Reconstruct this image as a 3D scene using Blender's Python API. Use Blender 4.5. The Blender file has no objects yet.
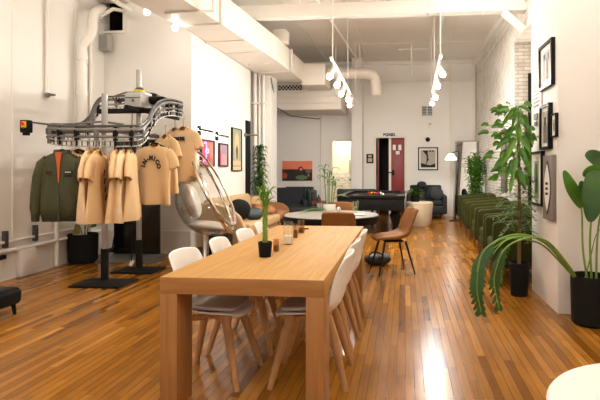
import bpy, bmesh, math, random
from mathutils import Vector, Matrix, Euler
random.seed(7)
R = random.Random(11)
sc = bpy.context.scene
FILL_LAMP, SPOTL, WORLD = 84., 1050., 1.6
COL = sc.collection
PI = math.pi
V = Vector

# ------------------------------------------------------------------ camera calibration
FOC, PX, PY, EYE = 490.0, 360.0, 170.0, 1.35
TH = math.atan(45 / 490)
CT, ST = math.cos(TH), math.sin(TH)
def ray(px, py):
    a = (px - PX) / FOC; b = -(py - PY) / FOC
    return V((a * CT - ST, a * ST + CT, b))
def atz(px, py, z=0.0):
    r = ray(px, py); t = (z - EYE) / r.z
    return V((r.x * t, r.y * t, z))
def aty(px, py, Y):
    r = ray(px, py); t = Y / r.y
    return V((r.x * t, Y, EYE + r.z * t))
def atx(px, py, X):
    r = ray(px, py); t = X / r.x
    return V((X, r.y * t, EYE + r.z * t))

cam = bpy.data.cameras.new('camera'); co = bpy.data.objects.new('camera', cam); COL.objects.link(co)
co.location = (0, 0, EYE); co.rotation_euler = (PI / 2, 0, TH)
cam.sensor_width = 36; cam.lens = FOC / 600 * 36
cam.shift_x = (300 - PX) / 600; cam.shift_y = (PY - 200) / 600
cam.clip_start = 0.05
sc.camera = co

# ------------------------------------------------------------------ materials
def nodes(name):
    m = bpy.data.materials.new(name); m.use_nodes = True
    nt = m.node_tree; b = nt.nodes['Principled BSDF']
    return m, nt, b
def c4(c): return (c[0], c[1], c[2], 1)
def srgb(r, g, b):
    f = lambda v: ((v / 255 + .055) / 1.055) ** 2.4 if v > 10 else v / 255 / 12.92
    return (f(r), f(g), f(b))
def mat(name, col, rough=.5, metal=0., var=.08, scale=6., bump=0., bscale=40., stretch=(1, 1, 1), coat=0., spec=.4, sheen=0.):
    m, nt, b = nodes(name)
    tc = nt.nodes.new('ShaderNodeTexCoord'); mp = nt.nodes.new('ShaderNodeMapping')
    mp.inputs['Scale'].default_value = stretch
    nt.links.new(tc.outputs['Object'], mp.inputs[0])
    n = nt.nodes.new('ShaderNodeTexNoise'); n.inputs['Scale'].default_value = scale; n.inputs['Detail'].default_value = 4
    nt.links.new(mp.outputs[0], n.inputs['Vector'])
    mx = nt.nodes.new('ShaderNodeMix'); mx.data_type = 'RGBA'
    mx.inputs[6].default_value = c4([max(0, v * (1 - var)) for v in col]); mx.inputs[7].default_value = c4([min(1, v * (1 + var)) for v in col])
    nt.links.new(n.outputs['Fac'], mx.inputs[0]); nt.links.new(mx.outputs[2], b.inputs['Base Color'])
    b.inputs['Roughness'].default_value = rough; b.inputs['Metallic'].default_value = metal
    b.inputs['Specular IOR Level'].default_value = spec
    if coat: b.inputs['Coat Weight'].default_value = coat; b.inputs['Coat Roughness'].default_value = .12
    if bump:
        n2 = nt.nodes.new('ShaderNodeTexNoise'); n2.inputs['Scale'].default_value = bscale; n2.inputs['Detail'].default_value = 3
        nt.links.new(mp.outputs[0], n2.inputs['Vector'])
        bp = nt.nodes.new('ShaderNodeBump'); bp.inputs['Strength'].default_value = bump; bp.inputs['Distance'].default_value = .02
        nt.links.new(n2.outputs['Fac'], bp.inputs['Height']); nt.links.new(bp.outputs[0], b.inputs['Normal'])
    return m
def glow(name, col, strength):
    m, nt, b = nodes(name)
    b.inputs['Base Color'].default_value = c4(col)
    b.inputs['Emission Color'].default_value = c4(col); b.inputs['Emission Strength'].default_value = strength
    return m
def clear(name, tint, gloss=.12, rough=.02, fr=.5):
    m = bpy.data.materials.new(name); m.use_nodes = True; nt = m.node_tree; nt.nodes.clear()
    o = nt.nodes.new('ShaderNodeOutputMaterial'); t = nt.nodes.new('ShaderNodeBsdfTransparent'); g = nt.nodes.new('ShaderNodeBsdfGlossy')
    t.inputs[0].default_value = c4(tint); g.inputs['Roughness'].default_value = rough
    lw = nt.nodes.new('ShaderNodeLayerWeight'); lw.inputs['Blend'].default_value = .35
    ma = nt.nodes.new('ShaderNodeMath'); ma.operation = 'MULTIPLY_ADD'; ma.inputs[1].default_value = fr; ma.inputs[2].default_value = gloss
    nt.links.new(lw.outputs['Fresnel'], ma.inputs[0])
    mx = nt.nodes.new('ShaderNodeMixShader'); nt.links.new(ma.outputs[0], mx.inputs[0])
    nt.links.new(t.outputs[0], mx.inputs[1]); nt.links.new(g.outputs[0], mx.inputs[2]); nt.links.new(mx.outputs[0], o.inputs[0])
    return m
def wood_floor():
    m, nt, b = nodes('strip_oak_floor')
    N = nt.nodes.new; L = nt.links.new
    def M(op, a, bb=None, c=None):
        n = N('ShaderNodeMath'); n.operation = op
        for i, v in enumerate((a, bb, c)):
            if v is None: continue
            if isinstance(v, (int, float)): n.inputs[i].default_value = v
            else: L(v, n.inputs[i])
        return n.outputs[0]
    tc = N('ShaderNodeTexCoord'); sx = N('ShaderNodeSeparateXYZ'); L(tc.outputs['Object'], sx.inputs[0])
    x = M('DIVIDE', sx.outputs[0], .058); col = M('FLOOR', x); fx = M('FRACT', x)
    wn = N('ShaderNodeTexWhiteNoise'); wn.noise_dimensions = '1D'; L(col, wn.inputs['W'])
    y = M('ADD', M('DIVIDE', sx.outputs[1], .85), M('MULTIPLY', wn.outputs[0], 7.3)); row = M('FLOOR', y); fy = M('FRACT', y)
    cx = N('ShaderNodeCombineXYZ'); L(col, cx.inputs[0]); L(row, cx.inputs[1])
    w2 = N('ShaderNodeTexWhiteNoise'); w2.noise_dimensions = '2D'; L(cx.outputs[0], w2.inputs['Vector'])
    rp = N('ShaderNodeValToRGB'); e = rp.color_ramp.elements
    e[0].position = 0; e[0].color = c4((.14, .050, .006)); e[1].position = 1; e[1].color = c4((.44, .20, .038))
    for p, c in ((.1, (.225, .083, .009)), (.45, (.275, .109, .012)), (.75, (.32, .130, .016)), (.94, (.36, .150, .021))):
        k = e.new(p); k.color = c4(c)
    L(w2.outputs['Value'], rp.inputs[0])
    mp = N('ShaderNodeMapping'); mp.inputs['Scale'].default_value = (60, 3, 1); L(tc.outputs['Object'], mp.inputs[0])
    gn = N('ShaderNodeTexNoise'); gn.inputs['Scale'].default_value = 1; gn.inputs['Detail'].default_value = 5; L(mp.outputs[0], gn.inputs['Vector'])
    bn = N('ShaderNodeTexNoise'); bn.inputs['Scale'].default_value = 1.3; bn.inputs['Detail'].default_value = 3; L(tc.outputs['Object'], bn.inputs['Vector'])
    v = M('ADD', M('MULTIPLY', gn.outputs['Fac'], .7), M('MULTIPLY', bn.outputs['Fac'], .7))   # ~ .7
    v = M('ADD', v, .3)
    seam = M('LESS_THAN', fx, .055)
    v = M('MULTIPLY', v, M('SUBTRACT', 1, M('MULTIPLY', seam, .72)))
    mx = N('ShaderNodeMix'); mx.data_type = 'RGBA'; mx.blend_type = 'MULTIPLY'; mx.inputs[0].default_value = 1
    L(rp.outputs[0], mx.inputs[6]); cc = N('ShaderNodeCombineColor'); [L(v, cc.inputs[i]) for i in range(3)]
    L(cc.outputs[0], mx.inputs[7]); L(mx.outputs[2], b.inputs['Base Color'])
    L(M('ADD', M('MULTIPLY', bn.outputs['Fac'], .18), .14), b.inputs['Roughness'])
    bp = N('ShaderNodeBump'); bp.inputs['Strength'].default_value = .12; bp.inputs['Distance'].default_value = .003
    h = M('SUBTRACT', 1, seam)
    L(h, bp.inputs['Height']); L(bp.outputs[0], b.inputs['Normal'])
    b.inputs['Specular IOR Level'].default_value = .27
    return m
def oak(name, c1, c2, stretch, rough=.3, coat=.2):
    m, nt, b = nodes(name); N = nt.nodes.new; L = nt.links.new
    tc = N('ShaderNodeTexCoord'); mp = N('ShaderNodeMapping'); mp.inputs['Scale'].default_value = stretch; L(tc.outputs['Object'], mp.inputs[0])
    n = N('ShaderNodeTexNoise'); n.inputs['Scale'].default_value = 1; n.inputs['Detail'].default_value = 6; n.inputs['Distortion'].default_value = .6; L(mp.outputs[0], n.inputs['Vector'])
    rp = N('ShaderNodeValToRGB'); rp.color_ramp.elements[0].position = .3; rp.color_ramp.elements[1].position = .7
    rp.color_ramp.elements[0].color = c4(c1); rp.color_ramp.elements[1].color = c4(c2)
    L(n.outputs['Fac'], rp.inputs[0]); L(rp.outputs[0], b.inputs['Base Color'])
    b.inputs['Roughness'].default_value = rough; b.inputs['Specular IOR Level'].default_value = .10
    if coat: b.inputs['Coat Weight'].default_value = coat; b.inputs['Coat Roughness'].default_value = .15
    return m
def brickmat(name, c1, c2, cm, size=(.21, .07), mortar=.012, bump=.7, rough=.75, vec='xz'):
    m, nt, b = nodes(name); N = nt.nodes.new; L = nt.links.new
    tc = N('ShaderNodeTexCoord'); sx = N('ShaderNodeSeparateXYZ'); L(tc.outputs['Object'], sx.inputs[0])
    cx = N('ShaderNodeCombineXYZ')
    if vec == 'yz': L(sx.outputs[1], cx.inputs[0])
    else:
        ad = N('ShaderNodeMath'); ad.operation = 'ADD'; L(sx.outputs[0], ad.inputs[0]); L(sx.outputs[1], ad.inputs[1]); L(ad.outputs[0], cx.inputs[0])
    L(sx.outputs[2], cx.inputs[1])
    t = N('ShaderNodeTexBrick'); t.inputs['Scale'].default_value = 1
    t.inputs['Brick Width'].default_value = size[0]; t.inputs['Row Height'].default_value = size[1]; t.inputs['Mortar Size'].default_value = mortar
    t.inputs['Color1'].default_value = c4(c1); t.inputs['Color2'].default_value = c4(c2); t.inputs['Mortar'].default_value = c4(cm)
    L(cx.outputs[0], t.inputs['Vector'])
    n = N('ShaderNodeTexNoise'); n.inputs['Scale'].default_value = 5; n.inputs['Detail'].default_value = 6; L(tc.outputs['Object'], n.inputs['Vector'])
    mx = N('ShaderNodeMix'); mx.data_type = 'RGBA'; mx.blend_type = 'MULTIPLY'; mx.inputs[0].default_value = .35
    L(t.outputs['Color'], mx.inputs[6])
    rp = N('ShaderNodeValToRGB'); rp.color_ramp.elements[0].position = .35; rp.color_ramp.elements[0].color = c4((.55, .5, .45)); rp.color_ramp.elements[1].position = .55
    L(n.outputs['Fac'], rp.inputs[0]); L(rp.outputs[0], mx.inputs[7]); L(mx.outputs[2], b.inputs['Base Color'])
    bp = N('ShaderNodeBump'); bp.inputs['Strength'].default_value = bump; bp.inputs['Distance'].default_value = .02; bp.invert = True
    L(t.outputs['Fac'], bp.inputs['Height']); L(bp.outputs[0], b.inputs['Normal'])
    b.inputs['Roughness'].default_value = rough
    return m

WALL = mat('wall_plaster', (.80, .77, .725), .6, var=.03, scale=1.6, bump=.12, bscale=9)
LOWWALL = mat('worn_plaster', (.74, .70, .645), .65, var=.12, scale=2.4, bump=.2, bscale=12)
CEIL = mat('ceiling_board', (.76, .71, .64), .7, var=.06, scale=1.0, bump=.06, bscale=6)
DUCT = mat('painted_duct', (.77, .71, .63), .45, var=.07, scale=2.0)
PIPE = mat('painted_pipe', (.80, .76, .70), .4, var=.05, scale=5)
BEAM = mat('painted_beam', (.76, .72, .66), .5, var=.06, scale=3)
FLOOR = wood_floor()
BRICK = brickmat('white_painted_brick', (.80, .76, .70), (.75, .71, .65), (.60, .56, .50), bump=1.0, vec='yz')
BRICKD = brickmat('darker_painted_brick', (.70, .65, .58), (.56, .51, .45), (.46, .41, .36), bump=1.0)  # niche reveal brick, darker and more uneven than the wall brick
TILE = brickmat('white_subway_tile', (.82, .78, .70), (.80, .76, .68), (.55, .5, .44), size=(.2, .1), mortar=.006, bump=.3, rough=.2)
CREAM = mat('cream_paint', (.82, .76, .64), .6)
TRIM = mat('trim_paint', (.78, .72, .62), .45, var=.05)
OAKTOP = oak('oak_tabletop', (.43, .228, .072), (.53, .305, .11), (45, 2.0, 30), .62, .0)
OAKAPR = oak('oak_apron', (.31, .14, .044), (.39, .19, .066), (2.5, 38, 38), .35, .1)
OAKLEG = oak('oak_leg', (.30, .135, .042), (.39, .19, .066), (38, 30, 2.5), .35, .1)
BEECH = oak('beech_leg', (.38, .19, .075), (.50, .275, .12), (40, 40, 4), .45, 0)
DARKWOOD = oak('dark_leg_wood', (.16, .065, .022), (.24, .10, .04), (30, 30, 4), .4, 0)
WHITEPL = mat('white_shell', (.86, .83, .78), .32, var=.02)
GREYFAB = mat('grey_seat_fabric', (.47, .41, .345), .8, var=.12, scale=60, bump=.2, bscale=200)
BROWN = mat('cognac_leather', (.22, .088, .022), .5, var=.2, scale=5, bump=.1, bscale=90, spec=.2)
BROWN2 = mat('brown_fabric', (.30, .135, .055), .7, var=.18, scale=8)
BLACK = mat('black_satin', (.008, .0075, .007), .42, var=.2, spec=.12)
BLACKM = mat('black_matte', (.010, .0095, .009), .6, var=.2, scale=12, spec=.1)
BLACKG = mat('black_gloss', (.008, .008, .008), .12, var=.1)
STEEL = mat('galvanised_steel', (.20, .195, .185), .5, .7, var=.2, scale=14)
STEELP = mat('post_steel', (.36, .35, .33), .45, .7, var=.15, scale=14)
STEELD = mat('dark_steel', (.10, .095, .09), .4, .7, var=.2, scale=14)
GREYBOX = mat('grey_cabinet_paint', (.40, .385, .36), .45, var=.06)
CHROME = mat('chrome', (.78, .74, .69), .1, 1.0, var=.03)
TAN = mat('tan_shirt_cotton', (.73, .50, .265), .85, var=.05, scale=9, bump=.15, bscale=60, sheen=.2)
TAN2 = mat('pale_tan_shirt_cotton', (.79, .57, .34), .85, var=.05, scale=9, bump=.15, bscale=60, sheen=.2)
TANR = mat('tan_collar_rib', (.66, .385, .16), .85, var=.05, scale=30)
INK = mat('black_print', (.015, .014, .013), .7)
OLIVE = mat('olive_nylon', (.052, .054, .022), .42, var=.22, scale=12, bump=.35, bscale=22, sheen=.3, spec=0.25)
OLIVER = mat('olive_rib', (.025, .027, .011), .8, var=.2, scale=40)
ORANGE = mat('orange_lining', (.55, .10, .022), .5, var=.1)
GREENV = mat('green_velvet', (.034, .038, .0065), .75, var=.25, scale=7, bump=.1, bscale=40, sheen=.35, spec=0.12)
TEAL = mat('dark_teal_leather', (.021, .033, .034), .45, var=.2, scale=6, spec=0.3)
CHAR = mat('charcoal_fabric', (.022, .024, .026), .75, var=.2, scale=20, spec=0.15)
SOFA = mat('tan_sofa_fabric', (.47, .31, .155), .8, var=.1, scale=18, bump=.15, bscale=120)
CREAMF = mat('cream_pouf_leather', (.66, .54, .38), .5, var=.06)
LEAF = mat('leaf_green', (.060, .175, .014), .48, var=.45, scale=9)
LEAFD = mat('leaf_dark_green', (.026, .078, .010), .45, var=.4, scale=9)
LEAFL = mat('leaf_bright_green', (.095, .225, .013), .5, var=.35, scale=9)
LEAFY = mat('leaf_yellow_green', (.33, .31, .03), .45, var=.4, scale=14)
STALK = mat('bamboo_stalk', (.16, .26, .045), .35, var=.3, scale=18)
TRUNK = mat('brown_trunk', (.16, .085, .035), .8, var=.35, scale=25, bump=.5, bscale=50)
SOIL = mat('soil', (.05, .03, .018), .95, var=.5, scale=60, bump=.8, bscale=80)
GLASS = clear('clear_glass', (.985, .98, .97), .05, .02, .22)
ACRYL = clear('clear_acrylic', (.92, .91, .89), .055, .03, .35)
AMBER = clear('amber_glass', (.86, .77, .66), .05, .02, .2)
AMBERD = mat('amber_liquid_wax', (.24, .135, .075), .25, var=.2)
WAX = mat('candle_wax', (.90, .84, .72), .5, var=.05)
REDDOOR = mat('red_door_paint', (.235, .022, .022), .4, var=.08)
VOID = mat('painted_room_shade', (.02, .012, .011), .7)  # near-black colour stands in for shade inside the dark room and hatch
SILVER = mat('silver_cushion_vinyl', (.84, .81, .76), .3, .15, var=.12, scale=5, bump=.25, bscale=9)
MIRROR = mat('mirror_glass', (.8, .8, .78), .03, 1.0, var=0)
PAPER = mat('white_mat_board', (.80, .77, .72), .6, var=.03)
TABLEW = mat('white_tabletop', (.80, .78, .74), .3, var=.02)
STONE = mat('grey_marble_top', (.44, .42, .385), .18, var=.12, scale=5)
SIGNBLUE = mat('navy_letters', (.02, .03, .14), .5)
FELT = mat('pool_table_felt', (.045, .038, .038), .85, var=.1, spec=0.15)
CONC = mat('pale_concrete', (.66, .61, .54), .7, var=.12, scale=3)
def pix(r, g, b, n, rough=.6): return mat(n, srgb(r, g, b), rough, var=.06, scale=20)

# ------------------------------------------------------------------ geometry helpers
def new(): return bmesh.new()
def merge(bm, tmp, M=None):
    if M is not None: bmesh.ops.transform(tmp, matrix=M, verts=tmp.verts)
    me = bpy.data.meshes.new('t'); tmp.to_mesh(me); tmp.free(); bm.from_mesh(me); bpy.data.meshes.remove(me)
def box(bm, c, s, bev=0., seg=2, M=None, rot=None):
    t = new(); bmesh.ops.create_cube(t, size=1)
    bmesh.ops.scale(t, vec=s, verts=t.verts)
    if bev: bmesh.ops.bevel(t, geom=list(t.edges), offset=min(bev, min(s) * .49), segments=seg, profile=.5, affect='EDGES')
    X = Matrix.Translation(c)
    if rot is not None: X = X @ Euler(rot).to_matrix().to_4x4()
    if M is not None: X = M @ X
    merge(bm, t, X); return bm
def bx(bm, lo, hi, bev=0., seg=2):
    lo, hi = V(lo), V(hi); return box(bm, (lo + hi) / 2, [abs(v) for v in (hi - lo)], bev, seg)
def frames(pts, closed=False):
    n = len(pts); T = []
    for i in range(n):
        a = pts[i - 1] if (i > 0 or closed) else pts[0]; b = pts[(i + 1) % n] if (i < n - 1 or closed) else pts[-1]
        T.append((b - a).normalized() if (b - a).length > 1e-9 else V((0, 0, 1)))
    up = V((0, 0, 1)) if abs(T[0].z) < .9 else V((1, 0, 0))
    N = [(up - T[0] * up.dot(T[0])).normalized()]
    for i in range(1, n):
        q = N[-1] - T[i] * N[-1].dot(T[i]); N.append(q.normalized() if q.length > 1e-6 else N[-1])
    return T, N
def tube(bm, pts, r, n=10, closed=False, flat=1.0, cap=True):
    pts = [V(p) for p in pts]; T, N = frames(pts, closed); rings = []
    for i, p in enumerate(pts):
        rr = r[i] if isinstance(r, (list, tuple)) else r; B = T[i].cross(N[i])
        rings.append([bm.verts.new(p + N[i] * (math.cos(2 * PI * k / n) * rr) + B * (math.sin(2 * PI * k / n) * rr * flat)) for k in range(n)])
    m = len(rings)
    for i in range(m if closed else m - 1):
        a, b = rings[i], rings[(i + 1) % m]
        for k in range(n): bm.faces.new((a[k], a[(k + 1) % n], b[(k + 1) % n], b[k]))
    if cap and not closed: bm.faces.new(rings[0][::-1]); bm.faces.new(rings[-1])
    return bm
def cyl(bm, p0, p1, r0, r1=None, n=16): return tube(bm, [p0, p1], [r0, r0 if r1 is None else r1], n)
def smooth(pts, k=6, closed=False):
    pts = [V(p) for p in pts]; n = len(pts); out = []
    for i in range(n if closed else n - 1):
        if closed: a, b, c, d = pts[i - 1], pts[i], pts[(i + 1) % n], pts[(i + 2) % n]
        else: a, b, c, d = pts[max(i - 1, 0)], pts[i], pts[i + 1], pts[min(i + 2, n - 1)]
        for j in range(k):
            t = j / k
            out.append(.5 * ((2 * b) + (c - a) * t + (2 * a - 5 * b + 4 * c - d) * t * t + (3 * b - a - 3 * c + d) * t ** 3))
    if not closed: out.append(pts[-1])
    return out
def lathe(bm, prof, n=32, c=(0, 0, 0), sx=1., sy=1.):
    c = V(c); rings = []
    for r, z in prof:
        if r < 1e-5: rings.append([bm.verts.new(c + V((0, 0, z)))])
        else: rings.append([bm.verts.new(c + V((r * sx * math.cos(2 * PI * k / n), r * sy * math.sin(2 * PI * k / n), z))) for k in range(n)])
    for a, b in zip(rings, rings[1:]):
        for k in range(n):
            k2 = (k + 1) % n
            if len(a) == 1 and len(b) == 1: continue
            if len(a) == 1: bm.faces.new((a[0], b[k2], b[k]))
            elif len(b) == 1: bm.faces.new((a[k], a[k2], b[0]))
            else: bm.faces.new((a[k], a[k2], b[k2], b[k]))
    return bm
def surf(bm, rows, closed=False):
    vs = [[bm.verts.new(V(p)) for p in r] for r in rows]; n = len(vs[0])
    for a, b in zip(vs, vs[1:]):
        for k in range(n if closed else n - 1):
            k2 = (k + 1) % n; bm.faces.new((a[k], a[k2], b[k2], b[k]))
    return bm
def sphere(bm, c, r, sub=2, sc_=(1, 1, 1)):
    t = new(); bmesh.ops.create_icosphere(t, subdivisions=sub, radius=r)
    bmesh.ops.scale(t, vec=sc_, verts=t.verts); merge(bm, t, Matrix.Translation(c)); return bm
def puff(bm, c, s, rot=(0, 0, 0), p=2.6, n=16):
    """soft pillow / cushion: a rounded superellipsoid"""
    rows = []; E = Euler(rot).to_matrix(); c = V(c)
    f = lambda v, e: math.copysign(abs(v) ** e, v)
    for i in range(n + 1):
        a = -PI / 2 + PI * i / n; row = []
        for k in range(2 * n):
            b = 2 * PI * k / (2 * n)
            q = V((f(math.cos(a), 1.0) * f(math.cos(b), 2 / p * .6) * s[0] / 2, f(math.cos(a), 1.0) * f(math.sin(b), 2 / p * .6) * s[1] / 2, f(math.sin(a), .8) * s[2] / 2))
            row.append(c + E @ q)
        rows.append(row)
    surf(bm, rows, True); bmesh.ops.remove_doubles(bm, verts=bm.verts, dist=1e-5); return bm
def prism(bm, poly, axis, lo, hi):
    """extrude a 2D polygon along an axis ('x': poly is (y,z); 'y': (x,z); 'z': (x,y))"""
    def P(a, b, t): return V((t, a, b)) if axis == 'x' else V((a, t, b)) if axis == 'y' else V((a, b, t))
    A = [bm.verts.new(P(a, b, lo)) for a, b in poly]; B = [bm.verts.new(P(a, b, hi)) for a, b in poly]
    n = len(poly); bm.faces.new(A); bm.faces.new(B[::-1])
    for k in range(n): bm.faces.new((A[k], B[k], B[(k + 1) % n], A[(k + 1) % n]))
    bmesh.ops.recalc_face_normals(bm, faces=bm.faces); return bm
def leafp(bm, pts, width, side, prof=None, fold=.25, k=4):
    """leaf blade along a midrib path; side = sideways direction; folded in a shallow V"""
    pts = smooth(pts, k) if len(pts) > 2 else [V(p) for p in pts]
    n = len(pts); L, Mi, Rr = [], [], []
    for i, p in enumerate(pts):
        t = i / (n - 1); w = width * (prof(t) if prof else max(.02, math.sin(PI * min(1, t * .93 + .04)) ** .75))
        d = (pts[min(i + 1, n - 1)] - pts[max(i - 1, 0)]).normalized()
        s = side - d * side.dot(d); s = s.normalized() if s.length > 1e-4 else d.orthogonal().normalized()
        nn = s.cross(d).normalized()
        if nn.z < 0: nn = -nn
        L.append(p + s * w / 2 + nn * w * fold); Mi.append(p); Rr.append(p - s * w / 2 + nn * w * fold)
    surf(bm, [L, Mi, Rr]); return bm

# ------------------------------------------------------------------ object helpers
def obj(name, bm, m, parent=None, smooth_=True, angle=35, solid=0., sub=0, off=0.):
    me = bpy.data.meshes.new(name)
    if isinstance(bm, bmesh.types.BMesh):
        bmesh.ops.recalc_face_normals(bm, faces=bm.faces) if not solid else None
        bm.to_mesh(me); bm.free()
    else: me = bm
    me.materials.clear()
    for q in (m if isinstance(m, (list, tuple)) else [m]): me.materials.append(q)
    if smooth_:
        for p in me.polygons: p.use_smooth = True
        me.set_sharp_from_angle(angle=math.radians(angle))
    o = bpy.data.objects.new(name, me); COL.objects.link(o)
    if parent is not None: o.parent = parent
    if solid:
        s = o.modifiers.new('solid', 'SOLIDIFY'); s.thickness = solid; s.offset = off
    if sub:
        s = o.modifiers.new('sub', 'SUBSURF'); s.levels = sub; s.render_levels = sub
    return o
def tag(o, label, cat, group=None, kind=None):
    o['label'] = label; o['category'] = cat
    if group: o['group'] = group
    if kind: o['kind'] = kind
    return o
def thing(name, label, cat, loc=(0, 0, 0), rz=0., group=None):
    o = bpy.data.objects.new(name, None); COL.objects.link(o); o.empty_display_size = .1
    o.location = loc; o.rotation_euler = (0, 0, rz); return tag(o, label, cat, group)
def lone(name, bm, m, label, cat, loc=(0, 0, 0), rz=0., group=None, **k):
    o = obj(name, bm, m, None, **k); o.location = loc; o.rotation_euler = (0, 0, rz); return tag(o, label, cat, group)
def struct(name, bm, m, **k):
    o = obj(name, bm, m, None, **k); o['kind'] = 'structure'; return o
def dup(root, loc, rz, label, group=None, scale=None):
    r = root.copy(); COL.objects.link(r); r.location = loc; r.rotation_euler = (0, 0, rz); r['label'] = label
    if group: r['group'] = group
    if scale: r.scale = scale
    for ch in list(root.children):
        c = ch.copy(); COL.objects.link(c); c.parent = r
        for g in list(ch.children):
            d = g.copy(); COL.objects.link(d); d.parent = c
    return r
def text_bm(s, size, depth=.001, bold=0.):
    cu = bpy.data.curves.new('txt', 'FONT'); cu.body = s; cu.size = size; cu.extrude = depth; cu.offset = bold
    cu.align_x = 'CENTER'; cu.align_y = 'CENTER'
    o = bpy.data.objects.new('txt', cu); COL.objects.link(o)
    dg = bpy.context.evaluated_depsgraph_get(); me = bpy.data.meshes.new_from_object(o.evaluated_get(dg))
    b = new(); b.from_mesh(me); bpy.data.objects.remove(o); bpy.data.curves.remove(cu); bpy.data.meshes.remove(me)
    return b
def put_text(bm, s, size, M, depth=.001, bold=0.):
    merge(bm, text_bm(s, size, depth, bold), M); return bm
UPRIGHT = Matrix.Rotation(PI / 2, 4, 'X')          # text in the XZ plane, readable from -Y

# ================================================================== THE SETTING
H = 4.55; XL = -4.9; XR = 2.05; YF = 14.5; YB = -3.5; XI = -3.42; YC = 7.6
PX1, PY0, PY1 = 1.42, 4.73, 5.67
b = new(); bx(b, (-6.6, YB, -.12), (3.3, 17.2, 0)); struct('floor', b, FLOOR)
b = new(); bx(b, (-6.6, YB, H), (3.3, 17.2, H + .12)); struct('ceiling', b, CEIL)
b = new(); bx(b, (XL - .15, YB, 0), (XL, YC + .15, H)); struct('wall_left', b, WALL)
# back-left wall with the hatch opening high up in the corner
hx = aty(124, 31, YC); hl = aty(94, 31, YC)
b = new(); bx(b, (XL, YC, 0), (XI, YC + .15, hx.z)); bx(b, (hx.x, YC, hx.z), (XI, YC + .15, H)); bx(b, (XL, YC, hx.z + 1.0), (hx.x, YC + .15, H))
struct('wall_back_left', b, WALL)
b = new(); bx(b, (XI - .15, YC + .15, 0), (XI, 10.62, H)); struct('wall_inner_left', b, WALL)
b = new(); bx(b, (-6.6, YC + .15, 0), (-6.45, YF, H)); struct('wall_far_left', b, WALL)
# column beside the passage
b = new(); bx(b, (-3.72, 11.2, 0), (-3.12, 11.75, H)); struct('wall_column_left', b, WALL)
# far wall, with two door openings
T0, T1 = aty(332, 141, YF), aty(351, 141, YF)      # tiled room opening
D0, D1 = aty(376, 138, YF), aty(404.5, 138, YF)    # red door opening
b = new()
bx(b, (-6.6, YF, 0), (T0.x, YF + .15, H)); bx(b, (T0.x, YF, T0.z), (T1.x, YF + .15, H))
bx(b, (T1.x, YF, 0), (D0.x, YF + .15, H)); bx(b, (D0.x, YF, D0.z), (D1.x, YF + .15, H)); bx(b, (D1.x, YF, 0), (3.3, YF + .15, H))
struct('wall_back', b, WALL)
b = new(); bx(b, (-1.52, 13.95, 0), (-1.22, YF, H)); struct('wall_column_back', b, WALL)
b = new(); bx(b, (1.30, YF - .06, 0), (1.34, YF, H)); bx(b, (1.96, YF - .07, 0), (2.03, YF, H)); struct('trim_1', b, TRIM)
# the tiled room behind
b = new(); bx(b, (T0.x - .3, 16.2, 1.25), (T1.x + .3, 16.3, 3)); bx(b, (T0.x - .4, YF + .15, 0), (T0.x - .3, 16.3, 3)); bx(b, (T1.x + .3, YF + .15, 0), (T1.x + .4, 16.3, 3)); struct('wall_washroom', b, CREAM)
b = new(); bx(b, (T0.x - .3, 16.17, 0), (T1.x + .3, 16.3, 1.27)); struct('wall_washroom_tile', b, TILE)
# dark room behind the red door
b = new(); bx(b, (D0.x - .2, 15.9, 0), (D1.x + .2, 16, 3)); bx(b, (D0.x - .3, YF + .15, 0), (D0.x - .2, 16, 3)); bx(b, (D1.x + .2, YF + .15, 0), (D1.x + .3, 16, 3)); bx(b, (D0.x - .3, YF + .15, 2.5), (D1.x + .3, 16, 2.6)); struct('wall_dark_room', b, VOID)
# right side: painted brick with a tall niche
NY0, NY1, NZ = 7.6, 9.45, 3.75
b = new(); bx(b, (XR, NY1, 0), (XR + .3, YF, H)); bx(b, (XR, PY1, 0), (XR + .3, NY0, H)); bx(b, (XR, NY0, NZ), (XR + .3, NY1, H)); struct('wall_right', b, BRICK)
b = new(); bx(b, (XR + .005, NY1 - .012, 0), (XR + .3, NY1, NZ)); struct('trim_2', b, BRICKD)
b = new(); bx(b, (XR + .3, NY0 - .1, 0), (XR + .4, NY1 + .1, NZ + .1)); struct('wall_niche', b, WALL)
b = new(); bx(b, (XR + .235, NY1 - .10, .5), (XR + .285, NY1 - .06, 3.15)); struct('trim_3', b, BLACKM)
b = new(); bx(b, (PX1, PY0, 0), (3.3, PY1, H), .012, 2); struct('wall_pier', b, WALL)
b = new(); bx(b, (3.15, YB, 0), (3.3, PY0, H)); struct('wall_right_near', b, WALL)
b = new()
bx(b, (XL - .15, YB - .15, 0), (3.3, YB, .9)); bx(b, (XL - .15, YB - .15, 3.6), (3.3, YB, H))
for x0, x1 in ((XL - .15, -4.3), (-2.5, -1.9), (-.1, .5), (2.3, 3.3)): bx(b, (x0, YB - .15, .9), (x1, YB, 3.6))
struct('wall_behind', b, WALL)
# left wall details: seams, baseboard plinth, conduits
b = new()
for px in (13, 75):
    p = atx(px, 100, XL); bx(b, (XL, p.y - .02, .5), (XL + .012, p.y + .02, H))
struct('trim_4', b, WALL)
b = new(); bx(b, (XL, YB, 0), (XL + .035, YC, .36)); 
p = atx(22, 262, XL); bx(b, (XL, p.y - .14, 0), (XL + .10, p.y + .14, .34), .02)
struct('baseboard_left', b, LOWWALL)
b = new(); bx(b, (XL, YC - .03, 0), (XI, YC, .33)); bx(b, (XL, YC - .035, .33), (XI, YC, .37)); bx(b, (XI, YC + .15, 0), (XI + .03, 10.6, .28)); struct('baseboard_back', b, LOWWALL)
b = new(); bx(b, (-6.4, YF - .03, 0), (T0.x - .12, YF, .18)); bx(b, (D1.x + .1, YF - .03, 0), (XR, YF, .18)); struct('baseboard_far', b, TRIM)
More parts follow.
